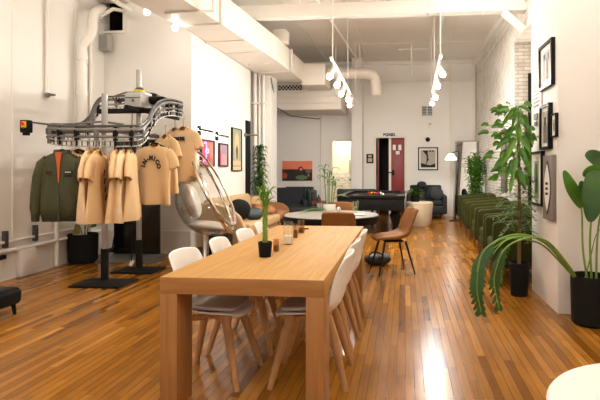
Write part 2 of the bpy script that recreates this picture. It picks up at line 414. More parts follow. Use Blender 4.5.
# doors: frames
def frame_u(x0, x1, z1, y, w=.07):
    b = new(); bx(b, (x0 - w, y - .04, 0), (x0, y + .15, z1 + w)); bx(b, (x1, y - .04, 0), (x1 + w, y + .15, z1 + w)); bx(b, (x0, y - .04, z1), (x1, y + .15, z1 + w)); return b
o = struct('door_1', frame_u(T0.x, T1.x, T0.z, YF), TRIM)
o = struct('door_2', frame_u(D0.x, D1.x, D0.z, YF), TRIM)
mx_ = aty(390, 150, YF).x
b = new(); bx(b, (mx_ - .035, YF - .02, 0), (mx_ + .035, YF + .06, D0.z)); obj('mullion', b, TRIM, o)
b = new(); bx(b, (mx_ + .035, YF + .01, .01), (D1.x - .01, YF + .06, D0.z - .02), .004); leaf = obj('door_leaf', b, REDDOOR, o)
b = new(); q = aty(392.5, 172.5, YF)
box(b, (q.x + .02, YF - .005, q.z), (.07, .03, .16), .01); cyl(b, (q.x + .02, YF - .05, q.z), (q.x - .12, YF - .05, q.z), .016); cyl(b, (q.x + .02, YF, q.z), (q.x + .02, YF - .06, q.z), .014); obj('handle', b, BLACK, leaf)
for (px, py, w, h) in ((394.3, 147.5, .09, .16), (399.8, 147.5, .09, .16), (397.7, 152.8, .11, .1)):
    q = aty(px, py, YF); b = new(); box(b, (q.x, YF + .004, q.z), (w, .012, h), .003); obj('notice', b, PAPER, leaf)
b = new()
a0 = aty(377, 150, YF); bx(b, (a0.x, YF + .14, .01), (a0.x + .05, YF + .62, D0.z - .03)); obj('door_leaf', b, REDDOOR, o)

# ------------------------------------------------------------------ ceiling services
ST2 = dict(angle=30)
# big rectangular duct, running slightly askew
zb = 3.55; zt = 4.02
d0 = aty(189, 31, 7.35); 
def at_h(px, py, z): return atz(px, py, z)
L0, L1 = at_h(189, 31, zb), at_h(250, 64.5, zb); R0, R1 = at_h(221, 24, zb), at_h(277.5, 61, zb)
dirL = (L1 - L0).normalized(); dirR = (R1 - R0).normalized()
A0 = L0 - dirL * 4.6; B0 = R0 - dirR * 4.3; A1 = L1 + dirL * 2.0; B1 = at_h(304, 82, zb)
# keep the left edge just clear of the inner wall
b = new()
def quadbox(b, P, z0, z1):
    lo = [b.verts.new((p.x, p.y, z0)) for p in P]; hi = [b.verts.new((p.x, p.y, z1)) for p in P]; n = len(P)
    b.faces.new(lo[::-1]); b.faces.new(hi)
    for k in range(n): b.faces.new((lo[k], lo[(k + 1) % n], hi[(k + 1) % n], hi[k]))
A0.x = max(A0.x, XI - .55)
Lw = XI + .03
LA = V((Lw - .55, A0.y, 0)); 
pl = [V((-3.95, 3.2, 0)), V((-3.42, 7.3, 0)), V((Lw, YC - .02, 0)), V((Lw, 10.7, 0)), V((-3.2, 12.1, 0)), B1, R1, R0, V((B0.x, 3.2, 0))]
quadbox(b, pl, zb, zt)
du = tag(obj('ventilation_duct', b, DUCT, smooth_=False), 'long painted rectangular duct running along the left under the ceiling', 'duct')
for (l, r) in (((167.5, 12.5), (212.5, 10)), ((186, 25.5), (221, 23.5)), ((205.5, 42), (243.8, 40)), ((229.5, 53.3), (260, 51.5)), ((250, 64.5), (277.5, 62)), ((262, 72.5), (291, 70.5))):
    pl_, pr_ = at_h(*l, zb), at_h(*r, zb)
    pl_.x = max(pl_.x, Lw if pl_.y > YC - .05 else -3.9)
    b = new(); d = (pr_ - pl_); yaw = math.atan2(d.y, d.x)
    box(b, (pl_ + pr_) / 2 + V((0, 0, -.008)), (d.length + .06, .045, .028), 0, rot=(0, 0, yaw))
    box(b, pr_ + V((.012, 0, .235)), (.03, .045, .48), 0, rot=(0, 0, yaw))
    obj('flange', b, DUCT, du)
b = new(); q = atz(280, 42, 4.02); box(b, (q.x, q.y + .1, 4.15), (.28, .3, .26), .01); obj('branch_box', b, DUCT, du)
# end section going right, then the round branch
b = new(); e0 = aty(304, 87, 12.3); e1 = aty(327, 66, 12.3); bx(b, (e0.x, 12.0, e0.z), (e1.x, 12.9, e1.z), .01); obj('end_box', b, DUCT, du)
b = new(); r0 = aty(327, 74, 12.5); r1 = aty(371, 74, 12.5)
tube(b, smooth([r0, (r0 + r1) / 2, r1 + V((-.1, 0, 0)), r1 + V((.08, .1, -.08)), r1 + V((.12, .2, -.5))], 5), .135, 18)
for t in (.3, .62, .95):
    q = r0.lerp(r1, t); cyl(b, q, q + V((.04, 0, 0)), .147, n=18)
for t_ in (.2, .75):
    q = r0.lerp(r1, t_); cyl(b, q + V((0, 0, .1)), V((q.x, q.y, H)), .012, n=8)
tag(obj('round_duct', b, DUCT), 'short white round duct pipe ending in a downward elbow near the far wall', 'duct')
# far soffit duct with grille
g0, g1 = aty(276, 110, 12.95), aty(341, 84, 12.95)
b = new(); bx(b, (g0.x, 12.95, g0.z), (g1.x, 14.3, g1.z - .1), .01); so = tag(obj('soffit_duct', b, DUCT), 'boxed crosswise duct with a lattice grille low under the far ceiling', 'duct')
b = new(); bx(b, (g0.x, 12.9, g0.z + .17), (g1.x, 12.95, g0.z + .2)); bx(b, (g0.x, 12.9, g0.z + .34), (g1.x + .0, 12.95, g0.z + .37)); obj('flange', b, DUCT, so)
q0, q1 = aty(278, 91, 12.93), aty(302, 84.5, 12.93)
b = new(); bx(b, (q0.x, 12.935, q0.z), (q1.x, 12.95, q1.z)); gr = obj('grille', b, BLACKM, so)
b = new(); w = q1.x - q0.x; h = q1.z - q0.z
for k in range(7):
    for sg in (1, -1):
        x = q0.x + w * (k + .5) / 7; box(b, (x, 12.93, (q0.z + q1.z) / 2), (.012, .012, h * 1.25), 0, rot=(0, sg * .75, 0))
for z in (q0.z, q1.z): bx(b, (q0.x - .02, 12.915, z - .015), (q1.x + .02, 12.935, z + .015))
obj('lattice', b, DUCT, gr)
# crosswise beam with knee brace
bl, br = aty(238.5, 25.5, 8.6), aty(521, 16.5, 8.6)
b = new(); bx(b, (bl.x, 8.5, 4.06), (XR - .001, 8.72, 4.28), .008); bm_ = tag(obj('ceiling_beam', b, BEAM), 'pale boxed beam spanning the room crosswise below the ceiling', 'beam')
b = new(); 
for px in (428, 485): 
    q = aty(px, 10, 8.5); bx(b, (q.x - .012, 8.488, 4.05), (q.x + .012, 8.73, 4.285))
obj('joint_strap', b, BEAM, bm_)
b = new(); box(b, (XR - .2, 8.6, 3.9), (.09, .16, .48), .01, rot=(0, -PI / 4 * 1.05, 0)); obj('knee_brace', b, BEAM, bm_)
b = new()
for px in (300, 392, 430): q = aty(px, 12, 8.6); cyl(b, (q.x, 8.6, 4.28), (q.x, 8.6, H), .01, n=8)
obj('hanger_rod', b, PIPE, bm_)
# ceiling seams / thin conduits
b = new()
for x in (-2.3, -1.1, .1, 1.15): bx(b, (x - .02, 5.0, H - .012), (x + .02, YF, H))
for y in (7.2, 9.9, 12.4): bx(b, (-3, y - .02, H - .010), (XR, y + .02, H))
struct('trim_5', b, CEIL)
b = new(); bx(b, (XR - .10, PY1, H - .16), (XR, YF, H)); bx(b, (-6.4, YF - .1, H - .1), (XR, YF, H)); struct('trim_6', b, WALL)
def pipe(name, pts, r, label, m=PIPE, cat='pipe', clips=(), n=12):
    b = new(); tube(b, pts, r, n)
    o = tag(obj(name, b, m), label, cat)
    for c in clips:
        b = new(); box(b, c, (r * 3.2, r * 3.2, .05), .005); obj('clip', b, m, o)
    return o
q0 = aty(411, 84, 13.9)
pipe('drop_pipe', [(q0.x, 12.6, H), (q0.x, 12.6, 3.75)], .022, 'thin white pipe dropping straight from the far ceiling near the vent')
w0 = aty(378, 46, 11.5)
pipe('ceiling_conduit', [(-.15, 12.8, 4.49), (.3, 12.8, 4.49), (.62, 12.8, 4.49), (.62, 9.0, 4.49)], .015, 'thin conduit bent across the ceiling panels toward the right')
pipe('sprinkler_pipe', [(-1.75, 6.0, 4.45), (-1.35, 13.6, 4.45)], .03, 'white sprinkler pipe running lengthwise above the left track of spotlights')
pipe('sprinkler_pipe', [(.62, 5.5, 4.42), (.80, 12.0, 4.42)], .03, 'white sprinkler pipe running lengthwise above the right track of spotlights')
pipe('wall_conduit', [(-1.1, YF - .03, 3.95), (.9, YF - .03, 3.95), (1.95, YF - .03, 3.95)], .016, 'thin horizontal conduit high on the far wall', clips=[(1.7, YF - .03, 3.95)])
pipe('brick_conduit', [(XR - .03, PY1 + .3, 4.25), (XR - .03, 13.5, 4.12)], .016, 'thin conduit running along the top of the white brick wall', clips=[(XR - .03, 7.5, 4.22), (XR - .03, 9, 4.2), (XR - .03, 11, 4.16)])
# left wall pipes
px_ = -4.76
def LX(px, py, X=px_): return atx(px, py, X)
c = LX(82.5, 200); s_ = []
zz = LX(82.5, 52).z
top = aty(101, 12, 7.35)
b = new(); kp = lambda px, py, Y: aty(px, py, Y)
tube(b, smooth([(px_, c.y, .02), (px_, c.y, 1.5), (px_, c.y, zz - .2), kp(82.7, 49, c.y), kp(85, 42.5, c.y), kp(90, 36.5, c.y + .03), kp(92.8, 29, c.y + .05), kp(93, 20, c.y + .08), kp(95, 13, c.y + .15), kp(100, 9.5, c.y + .35), kp(104, 9, c.y + .65)], 5), .064, 18)
ob = tag(obj('drain_pipe', b, PIPE), 'thick white vertical pipe with an S bend entering the hatch at the corner', 'pipe')
for z in (zz - .12, 2.45, 1.2):
    b = new(); cyl(b, (px_, c.y, z), (px_, c.y, z + .09), .077, n=18); obj('coupling', b, PIPE, ob)
c2 = atx(90.5, 100, XL + .03); pipe('riser_pipe', [(XL + .03, c2.y, .03), (XL + .03, c2.y, 3.75)], .024, 'thin white riser right behind the thick S bend pipe', clips=[(XL + .03, c2.y, 2.0), (XL + .03, c2.y, 3.0)])
c3 = atx(47.5, 95, XL + .04); o = pipe('valve_pipe', [(XL + .04, c3.y, H), (XL + .04, c3.y, c3.z)], .024, 'white vertical pipe ending in a small valve halfway down the left wall')
b = new(); sphere(b, (XL + .04, c3.y, c3.z), .04, 2); cyl(b, (XL + .02, c3.y, c3.z), (XL + .15, c3.y, c3.z), .016); cyl(b, (XL + .1, c3.y - .05, c3.z + .01), (XL + .1, c3.y + .05, c3.z + .01), .01); obj('valve', b, STEEL, o)
c4_ = atx(56.5, 240, XL + .06); pipe('short_riser', [(XL + .06, c4_.y, .01), (XL + .06, c4_.y, 1.2)], .032, 'white vertical pipe standing on the floor below the olive jacket')
pipe('floor_conduit', [(XL + .05, .5, .47), (XL + .05, 5.6, .47), (XL + .05, YC - .06, .50)], .018, 'upper of two white conduits running low along the left wall')
pipe('floor_conduit', [(XL + .06, .5, .36), (XL + .06, 6.1, .36), (XL + .06, YC - .06, .38)], .028, 'lower and thicker of two white conduits running low along the left wall')
for px, y0, y1, lab in ((6, 231, 248, 'grey metal stub standing on the conduit at the left picture edge'), (36, 225, 241, 'grey metal stub standing on the conduit below the jacket sleeve')):
    a, d = atx(px, y0, XL + .06), atx(px, y1, XL + .06)
    b = new(); box(b, (XL + .05, a.y, (a.z + d.z) / 2), (.05, .055, a.z - d.z), .006); lone('conduit_stub', b, STEELD, lab, 'conduit stub')
b = new(); q = atx(2, 257, XL + .06); box(b, (XL + .09, q.y - .05, q.z), (.05, .12, .05), .008); lone('junction_plug', b, BLACKM, 'small black plug on the lower conduit at the left picture edge', 'plug')
# hatch: dark void behind, trim, pipes
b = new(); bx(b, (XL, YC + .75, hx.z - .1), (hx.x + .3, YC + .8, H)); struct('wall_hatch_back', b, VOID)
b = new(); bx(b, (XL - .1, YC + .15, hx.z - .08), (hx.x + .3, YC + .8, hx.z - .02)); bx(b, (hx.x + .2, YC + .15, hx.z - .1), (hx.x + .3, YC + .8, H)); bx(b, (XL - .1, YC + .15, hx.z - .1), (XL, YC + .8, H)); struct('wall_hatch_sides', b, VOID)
b = new(); bx(b, (XL, YC - .04, hx.z - .04), (hx.x + .05, YC, hx.z)); bx(b, (hx.x, YC - .04, hx.z), (hx.x + .05, YC, H)); struct('trim_7', b, WALL)
b = new(); bx(b, (XL, 6.3, 4.05), (-4.45, YC - .04, H), .01); struct('trim_8', b, CEIL)
def hp(px, py, Y): return aty(px, py, Y)
pipe('hatch_pipe', [hp(98, 20, 7.45), hp(121, 27, 8.2)], .035, 'white pipe slanting through the lower half of the hatch')
pipe('hatch_pipe', [hp(110, -2, 7.0), hp(131, 11, 7.3)], .035, 'upper white pipe poking out of the hatch toward the room')
pipe('hatch_pipe', [hp(100, 16, 7.3), hp(113, 9, 7.4), hp(127, 11.5, 7.45)], .03, 'thin bent white pipe crossing the middle of the hatch')
b = new(); q = aty(105.5, 43, YC - .08); box(b, (q.x, YC - .075, q.z), (.16, .14, .26), .012); o = lone('wall_speaker', b, GREYBOX, 'small grey speaker box mounted below the hatch', 'speaker')
b = new(); box(b, (q.x, YC - .148, q.z), (.13, .008, .22), .004); obj('front_cover', b, mat('grey_mesh', (.33, .32, .3), .7, var=.2, scale=120), o)
# column pipes
for px, r, lab in ((255, .05, 'thick white pipe standing leftmost in front of the white column'), (259.5, .03, 'thin white pipe standing middle in front of the white column'), (263.5, .04, 'white pipe standing rightmost in front of the white column')):
    q = aty(px, 120, 11.12); pipe('column_pipe', [(q.x, 11.12, .0), (q.x, 11.12, H)], r, lab, clips=[(q.x, 11.12, 2.9), (q.x, 11.12, 1.7)])
pts = [aty(271, 78, 11.0), aty(276, 107, 12.0), aty(291, 116, 14.3), aty(318, 119, YF - .03), aty(321, 118, YF - .03)]
pipe('bent_conduit', pts, .014, 'thin bent conduit reaching from the column to the far wall', STEEL)
q = aty(321, 115, YF - .03); pipe('corner_pipe', [(q.x, YF - .03, 0), (q.x, YF - .03, q.z)], .022, 'thin vertical pipe on the far wall beside the tiled doorway')
b = new(); q0 = atx(246.6, 123, -3.39); q1 = atx(250.4, 123, -3.39); bx(b, (XI, q0.y, 0), (-3.385, q1.y, 2.42), .006); o = lone('slim_column', b, BLACKM, 'tall narrow black column standing at the end of the white side wall', 'column')
b = new(); q = q0; cyl(b, (-3.36, q.y - .03, 2.1), (-3.12, q.y - .03, 2.1), .02); sphere(b, (-3.40, q.y - .05, 2.1), .045, 2); obj('bracket', b, STEEL, o)

# ================================================================== LIGHTS
BULB = glow('lit_bulb', (1.0, .95, .87), 38)
FILL_GLOBE = glow('added_fill_globe', (1.0, .95, .87), FILL_LAMP)
SPOT = glow('lit_spot', (1.0, .95, .87), SPOTL)
def pendant(p, label, r=.045, m=None, topz=H, grp='bare pendant bulbs'):
    t = thing('pendant_bulb', label, 'pendant lamp', p, 0, grp)
    b = new(); sphere(b, (0, 0, 0), r, 3); obj('bulb', b, m or BULB, t)
    b = new(); cyl(b, (0, 0, r * .8), (0, 0, r + .06), .022, n=12); obj('socket', b, PIPE, t)
    if topz - p[2] > r + .07:
        b = new(); cyl(b, (0, 0, r + .05), (0, 0, topz - p[2]), .006, n=8); obj('cord', b, PIPE, t)
    return t
pendant(aty(147, 12, 6.6), 'bare glowing bulb hanging left of the duct, nearer the hatch')
pendant(aty(175, 28, 7.1), 'bare glowing bulb hanging just below the duct, right of the other bulb', topz=zb)
for x, y in ((-2.9, .6), (-.7, .2), (1.7, .6), (-3.0, 3.4), (-4.1, 3.9), (-.9, 3.4), (.9, 3.6), (1.2, 6.9)):  # globes added out of view to fill the room with light
    pendant(V((x, y, 4.28)), 'added unseen fill globe hung close to the ceiling above the picture frame', .13, FILL_GLOBE, grp='added fill globes above the frame')
b = new(); sphere(b, (T0.x + .28, 15.3, 2.85), .09, 3); lone('washroom_fill_lamp', b, glow('washroom_fill_glow', (1, .95, .85), 170), 'added globe lamp lighting the white tiled room from out of view', 'lamp')  # unseen lamp added to brighten the tiled room
def track(a, e, heads, label, aims):
    """a,e: ends of the track; heads: positions along it"""
    t = thing('track_light', label, 'track light', a, 0, 'spotlight tracks')
    d = e - a; b = new(); tube(b, [V((0, 0, 0)), d], .026, 8); obj('track_rail', b, PIPE, t)
    for f in (.04, .55, .97):
        b = new(); p = d * f; cyl(b, p, V((p.x, p.y, H - a.z)), .008, n=8); obj('suspension_rod', b, PIPE, t)
    for k, f in enumerate(heads):
        aim = V(aims[k % len(aims)]).normalized(); p = d * f; b = new(); cyl(b, p, p + V((0, 0, -.10)), .012, n=8)
        s = p + V((0, 0, -.16)); tip = s + aim * .10; cyl(b, s - aim * .07, tip, .036, .046, 16)
        h = obj('spot_head', b, PIPE, t)
        b = new(); sphere(b, tip + aim * .022, .036, 3); obj('bulb', b, SPOT, h)
    return t
a1 = aty(330, 57, 8.6); a2 = aty(357, 105, 13.2)
a2 = V((a2.x, a2.y, a1.z)); 
Ya = lambda px, py, z: atz(px, py, z)
zt_ = 3.0
track(atz(331, 58, zt_), atz(356, 103.5, zt_), (.04, .2, .37, .54, .68), 'left track of lit white spotlights hanging from the ceiling', [(-.3, -.5, -.7), (-.1, -.6, -.7), (-.25, -.45, -.75), (.1, -.6, -.7), (-.15, -.4, -.8)])
track(atz(441, 55, zt_), atz(431, 99, zt_), (.05, .29, .57, .78), 'right track of lit white spotlights hanging from the ceiling', [(.25, -.5, -.7), (.05, -.6, -.7), (.2, -.45, -.75), (-.1, -.6, -.7)])
# picture lights on the inner-left wall
def picture_light(px, py, label):
    q = atx(px, py, XI + .13); t = thing('picture_light', label, 'wall lamp', (XI, q.y, q.z), 0, 'picture lights over the frames')
    b = new(); box(b, (.015, 0, 0), (.03, .09, .16), .008); cyl(b, (0, 0, 0), (.13, 0, 0), .014); obj('wall_mount', b, BLACK, t)
    b = new(); cyl(b, (.13, -.26, 0), (.13, .26, 0), .018, n=12); bar = obj('light_bar', b, BLACK, t)
    b = new(); bx(b, (.085, -.22, -.012), (.112, .22, .012)); obj('lamp_strip', b, glow('lit_strip', (1, .93, .8), 9), bar)
picture_light(206, 130.5, 'black bar lamp on the wall above the pink neon art print')
picture_light(223, 136, 'black bar lamp on the wall above the narrow pink print')

w = bpy.data.worlds.new('world'); sc.world = w; w.use_nodes = True
bg = w.node_tree.nodes['Background']; bg.inputs[0].default_value = (1.0, .98, .95, 1); bg.inputs[1].default_value = WORLD
sc.view_settings.view_transform = 'Standard'; sc.view_settings.look = 'None'; sc.view_settings.gamma = 1; sc.view_settings.use_curve_mapping = False
sc.view_settings.exposure = 0.24
sc.cycles.sample_clamp_indirect = 6; sc.cycles.use_denoising = True
sc.cycles.max_bounces = 10; sc.cycles.diffuse_bounces = 5; sc.cycles.transparent_max_bounces = 16; sc.cycles.caustics_reflective = False; sc.cycles.caustics_refractive = False
FT, FR = V((.71, 1.26, 0)), .346
# ================================================================== DINING TABLE
TX0, TX1, TY0, TY1, TZ = -1.37, -.44, 2.635, 5.21, .75
t = thing('dining_table', 'long oak dining table with thick square end legs in the foreground', 'table', ((TX0 + TX1) / 2, (TY0 + TY1) / 2, 0))
W, D = TX1 - TX0, TY1 - TY0
b = new(); box(b, (0, 0, TZ - .047), (W, D, .094), .004); obj('tabletop', b, OAKTOP, t)
for sy in (-1, 1):
    b = new(); box(b, (0, sy * (D / 2 - .01 + .0008), TZ - .0475), (W, .02, .093), .002); obj('apron', b, OAKAPR, t)
for sx in (-1, 1):
    for sy in (-1, 1):
        b = new(); box(b, (sx * (W / 2 - .05 + .0005), sy * (D / 2 - .10 + .0005), (TZ - .094) / 2), (.10, .20, TZ - .094), .003); obj('leg', b, OAKLEG, t)
# ------------------------------------------------------------------ white shell chairs
def shell_rows(prof, nu=13):
    """prof: (y, z, half width, side lift, forward curl) from front edge to top of back"""
    rows = []
    for y, z, hw, lift, curl in prof:
        row = []
        for k in range(nu):
            u = -1 + 2 * k / (nu - 1); e = abs(u) ** 2.4
            row.append(V((hw * u * (1 - .06 * e), y - curl * e, z + lift * e)))
        rows.append(row)
    return rows
WP = [(-.235, .425, .15, .0, -.05), (-.225, .447, .19, .006, -.02), (-.16, .455, .215, .012, 0), (-.05, .445, .225, .025, 0), (.06, .44, .228, .04, .005), (.14, .455, .23, .05, .02), (.185, .50, .23, .05, .05),
      (.205, .56, .228, .035, .07), (.22, .63, .222, .015, .075), (.235, .70, .21, 0, .07), (.25, .76, .212, -.004, .055), (.262, .808, .20, -.010, .045), (.268, .826, .178, -.014, .04)]
def white_chair(label, loc, rz, group):
    t = thing('dining_chair', label, 'chair', loc, rz, group)
    b = new(); surf(b, shell_rows(WP)); obj('seat_shell', b, WHITEPL, t, solid=.014, sub=1)
    cp = [(-.205, .468, .15, .0, -.03), (-.15, .482, .19, .004, 0), (-.05, .478, .2, .014, 0), (.06, .472, .2, .024, 0), (.13, .482, .195, .03, .01), (.165, .51, .17, .03, .03)]
    b = new(); surf(b, shell_rows(cp)); obj('seat_cushion', b, GREYFAB, t, solid=.026, sub=1)
    b = new(); box(b, (0, 0, .405), (.30, .05, .035), .006, rot=(0, 0, PI / 4)); box(b, (0, 0, .405), (.30, .05, .035), .006, rot=(0, 0, -PI / 4)); cyl(b, (0, 0, .39), (0, 0, .45), .06); obj('cross_brace', b, BEECH, t)
    for sx in (-1, 1):
        for sy in (-1, 1):
            b = new(); tube(b, [(sx * .115, sy * .115, .435), (sx * .14, sy * .15, .33), (sx * .205, sy * .235, 0)], [.021, .023, .014], 10, flat=1.25); obj('leg', b, BEECH, t)
    return t
ga = 'white shell chairs along the left side of the dining table'; gb = 'white shell chairs along the right side of the dining table'
ch = white_chair('white shell chair nearest the viewer on the left side of the oak table', (-1.24, 3.12, 0), PI / 2 - .06, ga)
for y, dx, rz, lab in ((3.68, .03, .04, 'second white shell chair along the left side of the oak table'), (4.24, .04, -.03, 'third white shell chair along the left side of the oak table'), (4.78, .03, .05, 'farthest white shell chair on the left side of the oak table')):
    dup(ch, (-1.24 + dx, y, 0), PI / 2 + rz, lab, ga)
for y, x, rz, lab in ((3.16, -.60, .03, 'white shell chair nearest the viewer on the right side of the oak table'), (3.70, -.61, -.03, 'middle white shell chair on the right side of the oak table'), (4.28, -.60, .03, 'farthest white shell chair on the right side of the oak table')):
    dup(ch, (x, y, 0), -PI / 2 + rz, lab, gb)
# ------------------------------------------------------------------ things on the dining table
def strap_foliage(b, stem, n, length, width, up=.5, rnd=R, t0=.25, droop=.5):
    pts = smooth(stem, 60); m = len(pts)
    for i in range(n):
        f = t0 + (1 - t0) * (i + rnd.random()) / n; p = pts[min(m - 1, int(f * (m - 1)))]
        a = i * 2.4 + rnd.uniform(-.3, .3); o = V((math.cos(a), math.sin(a), 0)); l = length * rnd.uniform(.7, 1.1)
        u = up * rnd.uniform(.5, 1.5) + .5 * (f - .5)
        leafp(b, [p, p + o * l * .4 + V((0, 0, l * u * .55)), p + o * l * .75 + V((0, 0, l * (u * .6))), p + o * l + V((0, 0, l * (u * .6 - droop * .45)))], width, V((-o.y, o.x, 0)), k=3)
q = atz(263, 258, TZ)
t = thing('potted_bamboo', 'braided lucky bamboo in a small black pot on the dining table', 'plant', q + V((0, .05, 0)))
b = new(); lathe(b, [(0, 0), (.040, 0), (.049, .104), (.044, .104), (.042, .09), (0, .09)], 28); obj('pot', b, BLACKM, t)
b = new()
for k in range(5):
    a0 = k * 2 * PI / 5
    tube(b, [V((.012 * math.cos(a0 + z * 30), .012 * math.sin(a0 + z * 30), .085 + z)) for z in [i * .26 / 30 for i in range(31)]], .0068, 6)
obj('braided_stalk', b, STALK, t)
b = new()
for k in range(16):
    a = k * 2.1; o = V((math.cos(a), math.sin(a), 0)); p = V((0, 0, .27 + .006 * k))
    leafp(b, [p, p + o * .02 + V((0, 0, .02)), p + o * (.032 + .012 * (k % 3)) + V((0, 0, .035 - .02 * (k % 2)))], .016, V((-o.y, o.x, 0)), k=3)
obj('lower_leaves', b, LEAFY, t)
b = new(); b2 = new()
for k in range(5):
    a = k * 1.3; tube(b2, [V((.01 * math.cos(a), .01 * math.sin(a), .33)), V((.022 * math.cos(a), .022 * math.sin(a), .40 + .012 * k))], .004, 6)
for k in range(30):
    a = k * 2.4; o = V((math.cos(a), math.sin(a), 0)); p = V((0, 0, .33 + .0036 * k)) + o * .015; l = .05 + .018 * (k % 4); up = .35 + .6 * ((k * 7) % 10) / 10
    leafp(b, [p, p + o * l * .45 + V((0, 0, l * up)), p + o * l + V((0, 0, l * up * (1.5 if k % 3 else .4)))], .012, V((-o.y, o.x, 0)), k=3)
obj('upper_leaves', b, LEAFL, t); obj('upper_stem', b2, STALK, t)
def jar(name, label, cat, px, py, r, h, glass, fill, hf, fillname, group=None):
    q = atz(px, py, TZ); q.y += r
    t = thing(name, label, cat, q, 0, group)
    b = new(); lathe(b, [(0, .0), (r * .96, .0), (r, .004), (r, h), (r - .003, h), (r - .003, .007), (0, .007)], 28); obj('glass_wall', b, glass, t)
    b = new(); lathe(b, [(0, .008), (r - .004, .008), (r - .004, hf), (0, hf - .002)], 24); f = obj(fillname, b, fill, t)
    b = new(); cyl(b, (0, 0, hf - .003), (0, 0, hf + .01), .0015, n=6); obj('wick', b, BLACK, f)
    return t
gj = 'candle jars on the dining table'
jar('candle_jar', 'amber glass candle jar beside the small black bamboo pot', 'candle', 275.3, 252, .023, .092, AMBER, AMBERD, .045, 'wax', gj)
jar('candle_jar', 'slim clear candle jar peeking out between amber jar and tall cylinder', 'candle', 280.6, 249, .013, .08, GLASS, WAX, .02, 'wax', gj)
jar('candle_cylinder', 'tall clear glass cylinder with a white pillar candle inside', 'candle', 287, 245, .040, .185, GLASS, WAX, .07, 'pillar_candle', gj)
jar('candle_jar', 'amber candle jar just behind the tall clear glass cylinder', 'candle', 294.8, 238.5, .0215, .13, AMBER, AMBERD, .07, 'wax', gj)
jar('candle_jar', 'amber candle jar farthest along the dining table, right of the others', 'candle', 300.6, 233.5, .032, .125, AMBER, AMBERD, .05, 'wax', gj)
b = new(); q = atz(305.5, 229.3, TZ); box(b, q + V((0, 0, .006)), (.06, .03, .012), .004, rot=(0, 0, .4)); lone('lighter', b, BLACK, 'small black lighter lying behind the farthest amber candle jar', 'lighter')

# ================================================================== ROUND TABLE AND BROWN CHAIRS
RT = V((-1.0, 6.62, 0))
t = thing('round_table', 'round dark-rimmed table with a pale grey top behind the oak table', 'table', RT)
b = new(); lathe(b, [(0, .735), (.63, .735), (.64, .742), (.632, .75), (0, .75)], 56); obj('tabletop', b, STONE, t)
b = new(); lathe(b, [(.56, .64), (.645, .64), (.652, .66), (.652, .735), (.63, .742), (.60, .735), (.56, .735)], 56); obj('rim', b, BLACK, t)
b = new(); lathe(b, [(.30, 0), (.30, .025), (.09, .05), (.065, .09), (.06, .6), (.2, .70), (.2, .734), (0, .734)], 32); obj('pedestal', b, BLACK, t)
BP = [(-.25, .43, .15, .0, -.03), (-.24, .455, .2, .005, -.01), (-.15, .465, .235, .01, 0), (0, .455, .24, .03, 0), (.12, .46, .235, .06, .01), (.19, .49, .228, .06, .04), (.225, .56, .225, .04, .06), (.255, .66, .225, .01, .06), (.285, .76, .22, 0, .05), (.31, .825, .215, -.006, .04), (.318, .85, .20, -.012, .03)]
def brown_chair(label, loc, rz, group=None):
    t = thing('leather_chair', label, 'chair', loc, rz, group)
    b = new(); surf(b, shell_rows(BP)); obj('seat_shell', b, BROWN, t, solid=.045, sub=2)
    b = new(); box(b, (0, 0, .418), (.26, .24, .02), .005); obj('seat_plate', b, BLACKM, t)
    for sx in (-1, 1):
        for sy in (-1, 1):
            b = new(); cyl(b, (sx * .14, sy * .14, .42), (sx * .23, sy * .24, 0), .015, .010, 10); obj('leg', b, BLACK, t)
    return t
bc = brown_chair('brown leather chair angled at the right of the round table with black legs', (-.17, 6.52, 0), -PI / 2 + .32)
dup(bc, (-.80, 6.12, 0), PI, 'brown leather chair seen from behind at the far end of the oak table')
dup(bc, (-1.0, 7.35, 0), 0.05, 'brown leather chair on the far side of the round table behind the planter')
# items on the round table
q = atz(329, 211, .75)
t = thing('planter', 'white rectangular planter with bamboo stalks on the round table', 'plant', (q.x, q.y + .05, .75))
b = new(); box(b, (0, 0, .05), (.17, .10, .10), .012); obj('pot', b, WHITEPL, t)
b = new(); box(b, (0, 0, .098), (.155, .085, .008), .002); obj('soil', b, SOIL, t)
b = new(); bl_ = new(); bd = new()
for k, (x, y, h, dx) in enumerate(((-.05, 0, .52, -.03), (-.025, .02, .40, .0), (0, -.015, .46, .0), (.02, .015, .36, .03), (.045, -.005, .30, .05))):
    p0 = V((x, y, .09)); p1 = V((x + dx, y, .09 + h)); cyl(b, p0, p1, .0075, .006, 8)
    for f in (.3, .5, .7, .88, 1.0):
        p = p0.lerp(p1, f); cyl(b, p - V((0, 0, .003)), p + V((0, 0, .003)), .0098, n=8)
        if f >= .7:
            for e in range(1 if k % 2 else 2):
                a = k * 1.7 + f * 9 + e * 2.6; o = V((math.cos(a), math.sin(a) * .6, 0)); l = .10 + .03 * ((k + e) % 3)
                leafp(bl_ if (k + e) % 3 else bd, [p, p + o * l * .4 + V((0, 0, l * .5)), p + o * l * .8 + V((0, 0, l * .5)), p + o * l * 1.1 + V((0, 0, l * .2))], .026, V((-o.y, o.x, 0)), k=3)
p = V((.06, 0, .17))
for e in range(4):
    leafp(bl_, [p, p + V((.08, .02 * e, .05)), p + V((.17 + .02 * e, .03 * e, .05 - .012 * e))], .03, V((0, 1, .2)), k=3)
obj('stalk', b, STALK, t); obj('leaves', bl_, LEAFL, t); obj('dark_leaves', bd, LEAF, t)
q = atz(355.5, 211, .75)
t = thing('drinking_glass', 'tall glass with green drink on the round table', 'glass', (q.x, q.y + .04, .75))
b = new(); lathe(b, [(0, 0), (.038, 0), (.050, .14), (.047, .14), (.036, .008), (0, .008)], 24); obj('glass_wall', b, GLASS, t)
b = new(); lathe(b, [(0, .009), (.0355, .009), (.039, .055), (0, .055)], 20); obj('drink', b, LEAFL, t)
b = new(); cyl(b, (0, 0, .012), (.03, .01, .16), .004, n=8); obj('straw', b, STALK, t)
